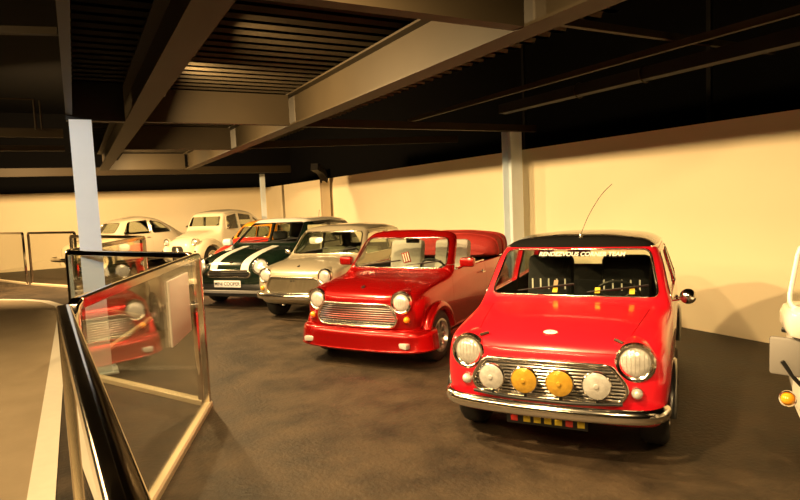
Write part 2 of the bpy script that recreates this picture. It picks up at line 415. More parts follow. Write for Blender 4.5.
class Loft:
    """st: {x: [(0,z),(y,z)...(0,z)]} half sections from underside centre round to top centre"""
    def __init__(s, st):
        s.xs = sorted(st); s.C = np.array([st[x] for x in s.xs], float)   # n,k,2
    def ctrl(s, x):
        k = s.C.shape[1]
        return [(float(pchip(s.xs, s.C[:, j, 0], x)), float(pchip(s.xs, s.C[:, j, 1], x))) for j in range(k)]
    def section(s, x, seg=5, off=0, zmin=None):
        h = crom(s.ctrl(x), seg)
        if off:
            h2 = []
            for i, p in enumerate(h):
                a = h[max(0, i-1)]; b = h[min(len(h)-1, i+1)]; t = b-a; nrm = np.array([t[1], -t[0]]); L = np.linalg.norm(nrm)
                nrm = nrm/L if L > 1e-9 else nrm
                if i == 0: nrm = np.array([0, -1.])
                if i == len(h)-1: nrm = np.array([0, 1.])
                q = p - off*nrm; q[0] = max(q[0], 0 if i in (0, len(h)-1) else .002*min(i, len(h)-1-i)); h2.append(q)
            h = h2
        if zmin is not None:
            h = [np.array([p[0], max(p[1], zmin + 1e-4*i)]) for i, p in enumerate(h)]
        return h
    def mesh(s, off=0, x0=None, x1=None, zmin=None, per=5, seg=5):
        lo = s.xs[0] if x0 is None else x0; hi = s.xs[-1] if x1 is None else x1
        X = [lo] + [x for x in s.xs if lo+.004 < x < hi-.004] + [hi]; D = []
        for a, b in zip(X, X[1:]):
            k = max(1, min(per, int(math.ceil((b-a)/.035)))); D += [a+(b-a)*i/k for i in range(k)]
        D.append(hi)
        bm = bmesh.new(); rings = []
        for x in D:
            h = s.section(x, seg, off, zmin); n = len(h)
            ring = [bm.verts.new((x, p[0] if 0 < i < n-1 else 0, p[1])) for i, p in enumerate(h)]
            ring += [bm.verts.new((x, -h[i][0], h[i][1])) for i in range(n-2, 0, -1)]
            rings.append(ring)
        n = len(rings[0])
        for A, B in zip(rings, rings[1:]):
            for j in range(n): bm.faces.new((A[j], A[(j+1) % n], B[(j+1) % n], B[j]))
        for R in (rings[0], rings[-1]):
            c = bm.verts.new((R[0].co.x, 0, (R[0].co.z+R[n//2].co.z)/2))
            for j in range(n): bm.faces.new((R[j], R[(j+1) % n], c))
        bmesh.ops.recalc_face_normals(bm, faces=bm.faces)
        me = bpy.data.meshes.new('loft'); bm.to_mesh(me); bm.free(); return me
def S(zb, *pts, top):
    return [(0, zb)] + list(pts) + [(0, top)]

class CarBody:
    def __init__(s, st, cav=(.0, .0), cav_z=.28, thick=.035):
        s.L = Loft(st); s.outer = s.L.mesh(); s.tree = bvh(s.outer); s.st = st
        s.cav = s.L.mesh(thick, cav[0], cav[1], cav_z)
        o = s.outer.copy()
        for me in (o, s.cav):
            me.materials.append(MT['lining']); me.materials.append(MT['lining'])
        for p in s.cav.polygons: p.material_index = 1
        s.body = boolean(o, s.cav)
        s.glass = None; s.panes = []
    def wells(s, axles, r, z, yin):
        for x in axles:
            for sg in (-1, 1):
                a, b = sorted((sg*yin, sg*1.2)); s.body = boolean(s.body, cylmesh(x, z, r, a, b))
    def cut(s, me): s.body = boolean(s.body, me)
    def take(s, pts, axis, lo, hi, gap=.004):
        """lift a panel out of the body with a shut line round it"""
        part = boolean(s.body.copy(), prism(pts, axis, lo, hi), 'INTERSECT')
        c = Vector((sum(p[0] for p in pts)/len(pts), sum(p[1] for p in pts)/len(pts)))
        big = []
        n = len(pts)
        for i, p in enumerate(pts):
            a, b = Vector(pts[i-1]), Vector(pts[(i+1) % n]); t = (b-a).normalized(); nn = Vector((t.y, -t.x))
            if nn.dot(Vector(p)-c) < 0: nn = -nn
            big.append(tuple(Vector(p)+nn*gap))
        s.body = boolean(s.body, prism(big, axis, lo-gap, hi+gap)); return part
    def shell(s, a=.008, b=.013):
        x0, x1 = s.L.xs[0]+.08, s.L.xs[-1]-.08
        return boolean(s.L.mesh(a, x0, x1), s.L.mesh(b, x0+.005, x1-.005), check=False)
    def window(s, pts, axis, lo, hi):
        pr = prism(pts, axis, lo, hi); s.body = boolean(s.body, pr.copy())
        if s.glass is None: s.glass = s.shell()
        return boolean(s.glass.copy(), pr, 'INTERSECT')
    def trace(s, pts, axis, frm, out=.004):
        """project a closed 2-D outline on the body from one side"""
        P = []
        for a, b in dense(pts, .03):
            if axis == 'x': o, d = Vector((frm, a, b)), Vector((-1 if frm > 0 else 1, 0, 0))
            elif axis == 'y': o, d = Vector((a, frm, b)), Vector((0, -1 if frm > 0 else 1, 0))
            else: o, d = Vector((a, b, frm)), Vector((0, 0, -1))
            if frm and axis == 'x' : pass
            hit, nrm, _, _ = s.tree.ray_cast(o, d)
            if hit is not None:
                if nrm.dot(d) > 0: nrm = -nrm
                P.append(hit+nrm*out)
        return P
    def patch(s, ufun, nu, nv, out=.002, axis='z', frm=3.0):
        """grid patch draped on the body: ufun(u,v)->2-D point"""
        bm = bmesh.new(); G = []
        for i in range(nu+1):
            row = []
            for j in range(nv+1):
                a, b = ufun(i/nu, j/nv)
                if axis == 'z': o, d = Vector((a, b, frm)), Vector((0, 0, -1))
                elif axis == 'x': o, d = Vector((frm, a, b)), Vector((-1, 0, 0))
                else: o, d = Vector((a, frm, b)), Vector((0, -1 if frm > 0 else 1, 0))
                hit, nrm, _, _ = s.tree.ray_cast(o, d)
                if hit is None: row.append(None); continue
                if nrm.dot(d) > 0: nrm = -nrm
                row.append(bm.verts.new(hit+nrm*out))
            G.append(row)
        for i in range(nu):
            for j in range(nv):
                q = (G[i][j], G[i+1][j], G[i+1][j+1], G[i][j+1])
                if None not in q: bm.faces.new(q)
        return bm
    def at(s, x, y, dx=0):
        hit, nrm, _, _ = s.tree.ray_cast(Vector((x, y, 3)), Vector((0, 0, -1))); return hit, nrm
    def front(s, y, z):
        hit, nrm, _, _ = s.tree.ray_cast(Vector((4, y, z)), Vector((-1, 0, 0))); return hit, nrm
    def side(s, x, z, sg):
        hit, nrm, _, _ = s.tree.ray_cast(Vector((x, 3*sg, z)), Vector((0, -sg, 0))); return hit, nrm
def trim_loop(name, P, r, mat, root, flat=False):
    if len(P) > 3: return otube(name, P, r, mat, root, 6, True)

def wheel(root, x, y, r, w, rr, style, rimmat, sg):
    """sg: +1 outer face towards +y"""
    M = facing((x, y, r), (0, sg, 0))
    tyre = olathe('tyre', [(rr, -w/2), (rr+.02, -w/2-.006), (r-.03, -w/2), (r-.008, -w/2+.02), (r, -w/4), (r, w/4), (r-.008, w/2-.02), (r-.03, w/2), (rr+.02, w/2+.006), (rr, w/2)], M, MT['rubber'], root, 32)
    bm = bmesh.new()
    lathe(bm, [(rr+.004, w/2+.002), (rr-.012, w/2+.004), (rr-.022, w/2-.02), (rr-.03, w/2-.045)] + ([(.0, w/2-.05)] if style != 'spoke' else [(rr-.03, -w/2)]), M, 32)
    rim = obj('rim', bm, rimmat, tyre)
    if style == 'spoke':
        bm = bmesh.new()
        for k in range(8):
            a = 2*PI*k/8; Mk = M @ Matrix.Rotation(a, 4, 'Z')
            vs = box(bm, (-.018, .03, w/2-.045), (.018, rr-.015, w/2-.022), .004)
            for v in vs: v.co = Mk @ v.co
        lathe(bm, [(.0, w/2-.012), (.045, w/2-.014), (.05, w/2-.03), (.05, w/2-.06), (0, w/2-.06)], M, 20)
        obj('wheel_spokes', bm, rimmat, rim)
        olathe('brake_disc', [(0, -.005), (rr-.045, -.005), (rr-.045, .005), (0, .005)], M, MT['under'], rim, 24)
    else:
        olathe('hub_cap', [(0, w/2-.01), (.03, w/2-.012), (.055, w/2-.025), (.07, w/2-.05), (.07, w/2-.055)], M, MT['chrome'], rim, 20)
    return tyre
def headlamp(root, loc, r, d=(1, 0, 0), lensmat=None, rim=None, peak=None):
    M = facing(loc, d)
    ring = olathe('headlamp_rim', [(r-.024, .010), (r-.014, .018), (r-.004, .020), (r+.006, .012), (r+.009, -.01), (r+.004, -.07), (r-.02, -.07)], M, rim or MT['chrome'], root, 32)
    olathe('headlamp_reflector', [(r-.012, .004), (r-.03, -.02), (.02, -.055), (0, -.055)], M, MT['chrome'], ring, 28)
    bm = bmesh.new(); prof = [(0, .034), (r*.35, .031), (r*.6, .024), (r*.72, .015), (r-.022, .007)]
    lathe(bm, prof, M, 28)
    obj('headlamp_lens', bm, lensmat or MT['lens'], ring)
    bm = bmesh.new()                                            # moulded ribs on the lens
    for k in range(-3, 4):
        y = k*r*.22; hh = math.sqrt(max(0, (r*.8)**2-y*y)); pts = []
        for q in range(9):
            zz = -hh+2*hh*q/8; rad = math.hypot(y, zz); zdep = .0345-.021*(rad/r)**2*1.15
            pts.append(M @ Vector((y, zz, zdep)))
        tube(bm, pts, .0009, 5)
    obj('lens_ribs', bm, MT['dullchrome'], ring)
    if peak is not None:
        bm = bmesh.new()
        pr = []
        n = 14
        for i in range(n+1):
            a = math.radians(30+120*i/n); pr.append((math.cos(a), math.sin(a)))
        A = [bm.verts.new(M @ Vector((c*(r+.008), s_*(r+.012), -.02))) for c, s_ in pr]
        B = [bm.verts.new(M @ Vector((c*(r+.010), s_*(r+.010) - .002, .016+.026*max(0, s_)**1.2))) for c, s_ in pr]
        for i in range(n): bm.faces.new((A[i], A[i+1], B[i+1], B[i]))
        bmesh.ops.solidify(bm, geom=list(bm.faces), thickness=.003)
        obj('headlamp_peak', bm, peak, ring)
    return ring
def lamp(name, root, loc, r, d, mat, rim=None):
    M = facing(loc, d)
    o = olathe(name, [(0, .03), (r*.5, .026), (r*.85, .014), (r, 0), (r, -.03)], M, mat, root, 18)
    olathe('lamp_base', [(r+.006, .004), (r+.008, -.002), (r+.004, -.03)], M, rim or MT['chrome'], o, 18)
    return o
def seat(root, x, y, mat, zb=.36, h=.62, w=.46, head=True, tilt=.22):
    bm = bmesh.new(); box(bm, (x-.02, y-w/2, zb), (x+.46, y+w/2, zb+.15), .045)
    s = obj('seat', bm, mat, root)
    R = Matrix.Rotation(-tilt, 3, 'Y')
    bm = bmesh.new(); box(bm, (x-.11, y-w/2, zb+.08), (x+.03, y+w/2, zb+.08+h), .05, R, (x, y, zb+.1))
    obj('seat_back', bm, mat, s)
    if head:
        bm = bmesh.new(); box(bm, (x-.09, y-.16, zb+.10+h), (x, y+.16, zb+.27+h), .035, R, (x, y, zb+.1)); obj('headrest', bm, mat, s)
    return s
def interior(root, xs, wy, mat, dash_x, dash_z, wheel_y, sw=True, rear=-.85, bw=1.0, zb=.34, dashmat=None, h=.56, head=False, w=.46):
    for y in (-wy, wy): seat(root, xs, y, mat, zb, h, w, head)
    bm = bmesh.new(); box(bm, (rear, -bw/2, zb), (rear+.40, bw/2, zb+.15), .04); s = obj('rear_bench', bm, mat, root)
    R = Matrix.Rotation(-.25, 3, 'Y')
    bm = bmesh.new(); box(bm, (rear-.10, -bw/2, zb+.08), (rear+.02, bw/2, zb+.50), .04, R, (rear, 0, zb+.1)); obj('bench_back', bm, mat, s)
    obox('dashboard', (dash_x-.16, -.58, dash_z-.20), (dash_x, .58, dash_z), dashmat or MT['trim'], root, .03)
    if sw:
        c = Vector((dash_x-.30, wheel_y, dash_z-.03)); d = Vector((-.85, 0, .5)).normalized(); M = facing(c, d)
        bm = bmesh.new(); tube(bm, [M @ Vector((.175*math.cos(2*PI*i/24), .175*math.sin(2*PI*i/24), 0)) for i in range(24)], .012, 8, True)
        o = obj('steering_wheel', bm, MT['trim'], root)
        bm = bmesh.new()
        for a in (0, 2.2, 4.1): tube(bm, [M @ Vector((0, 0, -.02)), M @ Vector((.175*math.cos(a+.4), .175*math.sin(a+.4), 0))], .009, 6)
        tube(bm, [M @ Vector((0, 0, 0)), M @ Vector((0, 0, -.28))], .022, 8); lathe(bm, [(0, .01), (.04, .005), (.045, -.02)], M, 14)
        obj('steering_column', bm, MT['trim'], o)
def wiper(root, body, x, y, dy, dx, mat):
    """arm lying on the lower windscreen"""
    pts = []
    for i in range(7):
        t = i/6; hit, nrm, _, _ = body.tree.ray_cast(Vector((4, y+dy*t, x+dx*t)), Vector((-1, 0, 0)))
        if hit is not None: pts.append(hit+Vector((.018+.012*math.sin(PI*t), 0, .012)))
    if len(pts) > 2:
        o = otube('wiper', pts, .005, mat, root, 6)
        k = len(pts)//2-1
        otube('wiper_blade', [p+Vector((-.012, 0, -.008)) for p in pts[k:]], .006, MT['trim'], o, 6)
def bumper(root, pts, prof, mat, name='bumper'):
    bm = bmesh.new(); sweep(bm, smooth_path(pts), prof, up=(0, 0, 1)); return obj(name, bm, mat, root, 50)
def smooth_path(pts, seg=5):
    P = [Vector(p) for p in pts]; out = []
    for i in range(len(P)-1):
        p0 = P[max(0, i-1)]; p1 = P[i]; p2 = P[i+1]; p3 = P[min(len(P)-1, i+2)]
        for k in range(seg):
            t = k/seg; out.append(.5*((2*p1)+(p2-p0)*t+(2*p0-5*p1+4*p2-p3)*t*t+(3*p1-p0-3*p2+p3)*t**3))
    out.append(P[-1]); return out
def slats(root, outline, x_of, z0, z1, n, th, mat, y_at, name='grille_slats'):
    """horizontal bars clipped to the grille outline; y_at(z) half width"""
    bm = bmesh.new()
    for i in range(n):
        z = z0+(z1-z0)*(i+.5)/n; w = y_at(z)
        if w <= .02: continue
        sweep(bm, [(x_of(-w+2*w*k/8), -w+2*w*k/8, z) for k in range(9)], [(-.010, -th*.5), (.006, -th*.5), (.010, 0), (.006, th*.5), (-.010, th*.5)], up=(0, 0, 1))
    return obj(name, bm, mat, root, 50)
def arch_flare(root, x, sg, z, r, y, tr, mat, a0=8, a1=172, name='wheel_arch'):
    bm = bmesh.new(); pts = [(x+r*math.cos(math.radians(a0+(a1-a0)*i/24)), sg*y, z+r*math.sin(math.radians(a0+(a1-a0)*i/24))) for i in range(25)]
    tube(bm, pts, tr, 10); return obj(name, bm, mat, root, 60)

# ---- classic small saloon
def classic_stations():
    return {
     1.475: S(.38, (.28, .38), (.38, .40), (.44, .46), (.455, .55), (.42, .63), (.34, .675), (.2, .69), top=.694),
     1.45: S(.31, (.40, .31), (.52, .34), (.585, .44), (.60, .57), (.555, .69), (.45, .728), (.25, .735), top=.738),
     1.39: S(.26, (.50, .26), (.62, .29), (.668, .44), (.672, .62), (.63, .742), (.50, .766), (.26, .772), top=.776),
     1.25: S(.22, (.54, .22), (.645, .25), (.695, .45), (.70, .655), (.662, .768), (.52, .795), (.28, .812), top=.817),
     1.00: S(.20, (.56, .20), (.65, .24), (.705, .46), (.705, .70), (.670, .800), (.54, .830), (.29, .853), top=.859),
     .68: S(.20, (.58, .20), (.65, .23), (.705, .48), (.705, .76), (.685, .835), (.61, .862), (.30, .880), top=.885),
     .62: S(.20, (.58, .20), (.65, .23), (.705, .48), (.705, .77), (.688, .850), (.632, .880), (.30, .898), top=.903),
     .45: S(.20, (.58, .20), (.65, .23), (.705, .48), (.705, .795), (.674, .950), (.606, 1.052), (.30, 1.080), top=1.086),
     .28: S(.20, (.58, .20), (.65, .23), (.705, .48), (.705, .81), (.655, 1.050), (.574, 1.230), (.30, 1.268), top=1.274),
     .18: S(.20, (.58, .20), (.65, .23), (.705, .48), (.705, .81), (.648, 1.070), (.566, 1.272), (.31, 1.322), top=1.330),
     -.2: S(.20, (.58, .20), (.65, .23), (.705, .48), (.705, .82), (.646, 1.085), (.566, 1.287), (.32, 1.342), top=1.352),
     -.6: S(.20, (.58, .20), (.65, .23), (.705, .48), (.705, .82), (.646, 1.08), (.560, 1.275), (.31, 1.330), top=1.340),
     -.95: S(.20, (.58, .20), (.65, .23), (.705, .48), (.70, .81), (.635, 1.06), (.540, 1.230), (.30, 1.282), top=1.292),
     -1.22: S(.21, (.57, .21), (.645, .24), (.70, .48), (.69, .78), (.63, .865), (.56, .900), (.30, .92), top=.926),
     -1.28: S(.22, (.56, .22), (.64, .25), (.695, .48), (.685, .75), (.62, .82), (.54, .855), (.30, .875), top=.88),
     -1.42: S(.27, (.50, .27), (.60, .30), (.65, .45), (.65, .62), (.58, .74), (.48, .775), (.25, .79), top=.793),
     -1.50: S(.36, (.35, .36), (.44, .39), (.50, .48), (.50, .56), (.44, .64), (.36, .67), (.2, .685), top=.688),
    }
WS_OUT = rpoly([(-.612, .915), (.612, .915), (.540, 1.240), (-.540, 1.240)], .06)
RW_OUT = rpoly([(-.51, .945), (.51, .945), (.43, 1.20), (-.43, 1.20)], .06)
SIDE_A = rpoly([(.505, .90), (.262, 1.205), (-.33, 1.215), (-.36, .90)], .04)
SIDE_B = rpoly([(-.43, .90), (-.41, 1.215), (-.90, 1.185), (-1.06, .92)], .05)
DOOR = rpoly([(.60, .30), (.60, .80), (.585, .875), (.235, 1.238), (-.365, 1.245), (-.395, .86), (-.43, .34), (-.38, .27), (.52, .27)], .03)
HOOD = rpoly([(.72, -.555), (.72, .555), (1.05, .515), (1.45, .455), (1.62, .43), (1.62, -.43), (1.45, -.455), (1.05, -.515)], .02)

def classic(name, label, loc, rz, mats, roofmat, opts):
    root = thing(name, label, 'car', (*loc, 0), rz)
    pm = mats
    B = CarBody(classic_stations(), (-1.19, .60), .30, .035)
    conv = opts.get('convertible')
    tyre_r, rimr, tw, ty = opts.get('wheel', (.262, .145, .165, .60))
    B.wells((1.018, -1.018), opts.get('well', .295), tyre_r+.01, .40)
    panes = []
    panes.append(('windscreen', B.window(WS_OUT, 'x', .12, .85)))
    if not conv:
        panes.append(('rear_window', B.window(RW_OUT, 'x', -1.4, -.8)))
        for sg in (1, -1):
            a, b = sorted((sg*.2, sg*1.0))
            panes.append(('door_window', B.window(SIDE_A, 'y', a, b))); panes.append(('quarter_window', B.window(SIDE_B, 'y', a, b)))
    roof = None
    if conv:
        B.cut(prism([(.515, .890), (.225, 1.205), (.175, 1.262), (.175, 1.6), (-1.7, 1.6), (-1.7, 1.10), (-1.215, .890)], 'y', -1, 1))
    else:
        roof = B.take([(.315, 1.2555), (.26, 1.2565), (-.2, 1.262), (-.6, 1.255), (-.99, 1.222), (-1.15, 1.26), (-1.1, 1.6), (.4, 1.6), (.4, 1.2545)], 'y', -1, 1, .0015)
    hood = B.take(HOOD, 'z', .715, 1.2, .004)
    doors = []
    for sg in (1, -1):
        a, b = sorted((sg*.45, sg*1.0))
        D = DOOR if not conv else rpoly([(.60, .30), (.60, .80), (.565, .95), (-.40, .95), (-.40, .86), (-.43, .34), (-.38, .27), (.52, .27)], .02)
        doors.append(B.take(D, 'y', a, b, .004))
    body = link('body', shade(B.body), pm, root)
    link('bonnet', shade(hood), pm, root)
    if roof: link('roof', shade(roof), roofmat, root)
    dobj = []
    for sg, d in zip((1, -1), doors):
        do = link('door', shade(d), pm, root); dobj.append(do)
        h, nn = B.side(-.30, .78, sg)
        bm = bmesh.new(); tube(bm, [h+Vector((.0, sg*.004, 0)), h+Vector((.0, sg*.03, 0)), h+Vector((.10, sg*.032, .0))], .008, 8); lathe(bm, [(0, .012), (.02, .01), (.024, 0)], facing(h, (0, sg, 0)), 14)
        obj('door_handle', bm, MT['chrome'], do)
        if conv:
            P = []
            for i in range(20):
                x = .44-.84*i/19; hh, n2 = B.side(x, .90, sg); P.append(hh+Vector((0, -sg*.012, .008)))
            otube('door_top_trim', P, .010, MT['chrome'], do, 6)
    for n_, me in panes:
        pn = link(n_, shade(me), MT['cargl'], root)
    # trims round the openings
    o = trim_loop('windscreen_trim', B.trace(WS_OUT, 'x', 3, .003), .009, MT['chrome'], root)
    if not conv:
        trim_loop('rear_window_trim', B.trace(RW_OUT, 'x', -3, .003), .008, MT['trim'], root)
        for sg in (1, -1):
            trim_loop('window_trim', B.trace(SIDE_A, 'y', 3*sg, .002), .007, MT['chrome'], root)
            trim_loop('window_trim', B.trace(SIDE_B, 'y', 3*sg, .002), .007, MT['chrome'], root)
        # drip rail round the roof
        P = []
        for sg in (1, -1):
            Q = []
            for i in range(24):
                x = .262-1.22*i/23; z = float(pchip([-.99, -.6, -.2, .26], [1.222, 1.255, 1.262, 1.2565], x))
                h, n2 = B.side(x, z, sg); Q.append(h+Vector((0, sg*.006, 0)))
            otube('drip_rail', Q, .008, opts.get('rail', MT['chrome']), root, 6)
    # grille
    gz0, gz1 = .425, .655
    top_w, mid_w, bot_w = opts.get('grille_w', (.375, .475, .42))
    def yat(z):
        t = (z-gz0)/(gz1-gz0); return float(np.interp(t, [0, .38, 1], [bot_w, mid_w, top_w]))
    gx = lambda y: 1.512-.10*y*y
    outl = rpoly([(-bot_w, gz0), (-mid_w, gz0+.38*(gz1-gz0)), (-top_w, gz1), (top_w, gz1), (mid_w, gz0+.38*(gz1-gz0)), (bot_w, gz0)], .05)
    bm = bmesh.new(); c = bm.verts.new((gx(0)-.012, 0, .54)); dd = dense(outl, .05); V = [bm.verts.new((gx(y)-.012, y, z)) for y, z in dd]; V2 = [bm.verts.new((gx(y)-.09, y, z)) for y, z in dd]
    for i in range(len(V)):
        k = (i+1) % len(V); bm.faces.new((V[i], V[k], c)); bm.faces.new((V[i], V2[i], V2[k], V[k]))
    g = obj('grille', bm, MT['trim'] if opts.get('slats', True) else MT['grille'], root, 3)
    otube('grille_surround', [(gx(y)+.002, y, z) for y, z in dd], .013, MT['chrome'], g, 8, True)
    if opts.get('slats', True):
        slats(g, outl, lambda y: gx(y)-.006, gz0+.01, gz1-.01, opts.get('n_slats', 10), .0125, MT['chrome'], lambda z: yat(z)-.012)
    else:
        bm = bmesh.new()
        for k in range(-21, 22):
            y = k*.021
            zt = gz1-.01 if abs(y) < top_w else gz1-.01-(abs(y)-top_w)/(mid_w-top_w)*.14
            sweep(bm, [(gx(y)-.008, y, gz0+.012), (gx(y)-.008, y, zt)], [(-.003, -.004), (.003, -.004), (.003, .004), (-.003, .004)])
        obj('grille_bars', bm, MT['bars'], g)
        bm = bmesh.new()
        for y in (-.02, .025): box(bm, (gx(0)-.008, y-.016, .60), (gx(0), y+.016, .617), .003)
        obj('grille_badge', bm, MT['trim'], g)
    # bonnet lip moulding
    P = []
    for i in range(15):
        y = -.41+.82*i/14; h, n2 = B.front(y, .695); 
        if h is not None: P.append(h+Vector((.006, 0, .0)))
    # badge on the bonnet
    h, n2 = B.at(1.33, 0); Mb = facing(h, n2, (1, 0, 0))
    if opts.get('badge') == 'oval':
        bm = bmesh.new(); lathe(bm, [(0, .008), (.028, .007), (.034, .002), (.034, -.006)], Mb @ Matrix.Diagonal((1.35, .8, 1, 1)), 24); bd = obj('bonnet_badge', bm, MT['whitevinyl'], root)
        bm = bmesh.new(); tube(bm, [Mb @ Vector((.046*math.cos(a/12*PI), .0275*math.sin(a/12*PI), .002)) for a in range(24)], .003, 6, True)
        for k in (-1, 1): box(bm, (-.004, -.004, -.002), (.004, .004, .003), 0); 
        for v in bm.verts:
            if v.co.length < .02: v.co = Mb @ (v.co + Vector((0, 0, .008)))
        obj('badge_rim', bm, MT['chrome'], bd)
    else:
        bm = bmesh.new(); lathe(bm, [(0, .010), (.018, .008), (.022, -.004)], Mb, 16)
        for v in box(bm, (-.006, -.03, 0), (.006, .03, .012), .003): v.co = Mb @ v.co
        obj('bonnet_badge', bm, MT['trim'], root)
    # headlamps in their wing pods
    for sg in (1, -1):
        c = (1.452, .515*sg, .672)
        bm = bmesh.new(); lathe(bm, [(.112, -.005), (.119, -.02), (.123, -.06), (.126, -.16), (.118, -.3)], facing(c, (1, sg*.06, .03)), 32)
        pod = obj('headlamp_pod', bm, pm, root)
        headlamp(pod, c, .108, (1, sg*.06, .03), peak=opts.get('peak'))
        ly, lz = opts.get('ind', (.555, .50)); h, n2 = B.front(ly*sg, lz)
        lamp('indicator_lamp', root, h+Vector((.012, 0, 0)), opts.get('ind_r', .030), (1, sg*.15, 0), opts.get('ind_mat', MT['amber']))
    # front valance gap + bumper
    if opts.get('bumper', True):
        bz = opts.get('bz', .375)
        bp = bumper(root, [(1.37, -.675, bz), (1.46, -.645, bz), (1.535, -.54, bz), (1.575, -.3, bz), (1.59, 0, bz), (1.575, .3, bz), (1.535, .54, bz), (1.46, .645, bz), (1.37, .675, bz)],
               [(.0, -.045), (.022, -.035), (.032, -.012), (.032, .012), (.022, .035), (0, .045), (-.010, .04), (-.004, 0), (-.010, -.04)], MT['chrome'])
        bumper(root, [(-1.38, -.68, .40), (-1.52, -.56, .40), (-1.58, 0, .40), (-1.52, .56, .40), (-1.38, .68, .40)],
               [(.0, -.045), (-.022, -.035), (-.032, 0), (-.022, .035), (0, .045), (.010, 0)], MT['chrome'], 'rear_bumper')
    # sills, arches
    for sg in (1, -1):
        for ax in (1.018, -1.018):
            arch_flare(root, ax, sg, tyre_r+.01, opts.get('flare_r', .298), opts.get('flare_y', .70), opts.get('flare_t', .014), opts.get('flare_mat', MT['trim']))
            wheel(root, ax, sg*ty, tyre_r, tw, rimr, 'spoke', opts.get('rim', MT['dullchrome']), sg)
        bm = bmesh.new(); h_ = [(.70, sg*.69, .215), (-.70, sg*.69, .215)]; sweep(bm, h_, [(-.02, -.02), (.02, -.02), (.02, .02), (-.02, .02)], up=(0, 0, 1)); obj('sill_trim', bm, opts.get('sill', MT['trim']), root)
    # wipers
    for y in (-.40, .12):
        wiper(root, B, .935, y, .42, .055, MT['trim'])
    # inside
    interior(root, -.12, .32, opts['seat'], .52, .87, opts.get('drv', .30), dashmat=opts.get('dash'), head=opts.get('head', False), h=opts.get('seat_h', .56), w=opts.get('seat_w', .46))
    obox('rear_view_mirror', (.16, -.09, 1.17), (.18, .09, 1.225), MT['trim'], root, .008)
    # tail lamps and rear plate
    for sg in (1, -1):
        obox('tail_lamp', (-1.47, sg*.53-.05, .52), (-1.40, sg*.53+.05, .68), MT['tail'], root, .02)
    return root, B

# ---- the red saloon with the black roof
red, RB = classic('classic_car', 'bright red small saloon car with black roof and four spot lamps', (3.70, 3.63), -2.52, MT['red'], MT['black'],
    dict(seat=MT['fabric'], badge='oval', peak=MT['chrome'], ind_mat=MT['lens'], ind=(.525, .492), ind_r=.033, head=False, seat_h=.74, bz=.37, seat_w=.40,
         flare_y=.705, flare_t=.03, flare_r=.30, flare_mat=MT['black'], rail=MT['chrome'], grille_w=(.385, .485, .43)))
# lamp bar with four spot lamps
bar = otube('lamp_bar', smooth_path([(1.55, -.45, .445), (1.60, -.2, .44), (1.605, 0, .44), (1.60, .2, .44), (1.55, .45, .445)]), .011, MT['trim'], red)
for y, mt in ((-.315, MT['lens']), (-.106, MT['yellow']), (.106, MT['yellow']), (.315, MT['lens'])):
    c = (1.625-.12*abs(y)**2*1.6, y, .562); M = facing(c, (1, y*.12, .0))
    sl = olathe('spot_lamp', [(.078, .008), (.084, .002), (.084, -.012), (.074, -.04), (.045, -.065), (0, -.07)], M, MT['chrome'], red, 28)
    olathe('lamp_lens', [(0, .022), (.035, .019), (.06, .013), (.079, .005)], M, mt, sl, 24)
    bm = bmesh.new(); tube(bm, [(c[0]-.03, y, c[2]-.06), (c[0]-.03, y, .44)], .010, 8); obj('lamp_bracket', bm, MT['trim'], sl)
    olathe('lamp_boss', [(0, .032), (.012, .030), (.016, .02)], M, mt, sl, 12)
# bonnet straps beside the head lamps
for sg in (1, -1):
    P = []
    for i in range(6):
        t = i/5; x, y = 1.375+.03*t, sg*(.395+.05*t); h, n2 = RB.at(x, y); P.append(h+n2*.012)
    otube('bonnet_strap', P, .010, MT['leather'], red, 6)
# low plate of reflective letters under the bumper
pl = obox('front_plate', (1.51, -.25, .245), (1.52, .25, .315), MT['trim'], red, .004)
for k, (y, mt) in enumerate(((-.20, MT['red2']), (-.12, MT['yellowpaint']), (-.055, MT['yellowpaint']), (.01, MT['yellowpaint']), (.075, MT['yellowpaint']), (.14, MT['red2']), (.21, MT['yellowpaint']))):
    obox('plate_mark', (1.52, y-.022, .262), (1.523, y+.022, .298), mt, pl, .002)
# lettering across the top of the windscreen
def ws_text(body, root, s, y0, y1, z, size, mat):
    n = len(s)
    hit, nrm = body.front(0, z); 
    bmj = None
    x = hit.x
    c = bpy.data.curves.new('t', 'FONT'); c.body = s; c.size = size; c.align_x = 'CENTER'; c.align_y = 'CENTER'; c.shear = .15; c.offset = .0015; c.extrude = .0005
    t = bpy.data.objects.new('t', c); COL.objects.link(t)
    dg = bpy.context.evaluated_depsgraph_get(); dg.update(); me = bpy.data.meshes.new_from_object(t.evaluated_get(dg)); bpy.data.objects.remove(t)
    xs_ = [v.co.x for v in me.vertices]; w = max(xs_)-min(xs_); cx = (max(xs_)+min(xs_))/2; k = (y1-y0)/w
    for v in me.vertices:
        y = (y0+y1)/2 + (v.co.x-cx)*k; zz = z+v.co.y*.75; h, _ = body.front(y, zz)
        v.co = (h if h is not None else Vector((x, y, zz))) + Vector((.004+v.co.z, 0, 0))
    return link('windscreen_lettering', me, mat, root)
ws_text(RB, red, 'RENDEZVOUS CORNER TEAM', -.28, .37, 1.205, .056, MT['whitevinyl'])
# yellow scrutineering stickers along the lower edge of the windscreen
for y in (-.12, .19, .43):
    bm = RB.patch(lambda u, v, y=y: (y-.018+.036*u, .935+.038*v), 3, 3, .003, 'x', 4.0); obj('windscreen_sticker', bm, MT['yellowpaint'], red)
bm = RB.patch(lambda u, v: (-.12-.016+.032*u, .978+.04*v), 3, 3, .003, 'x', 4.0); obj('windscreen_sticker', bm, MT['brownfab'], red)
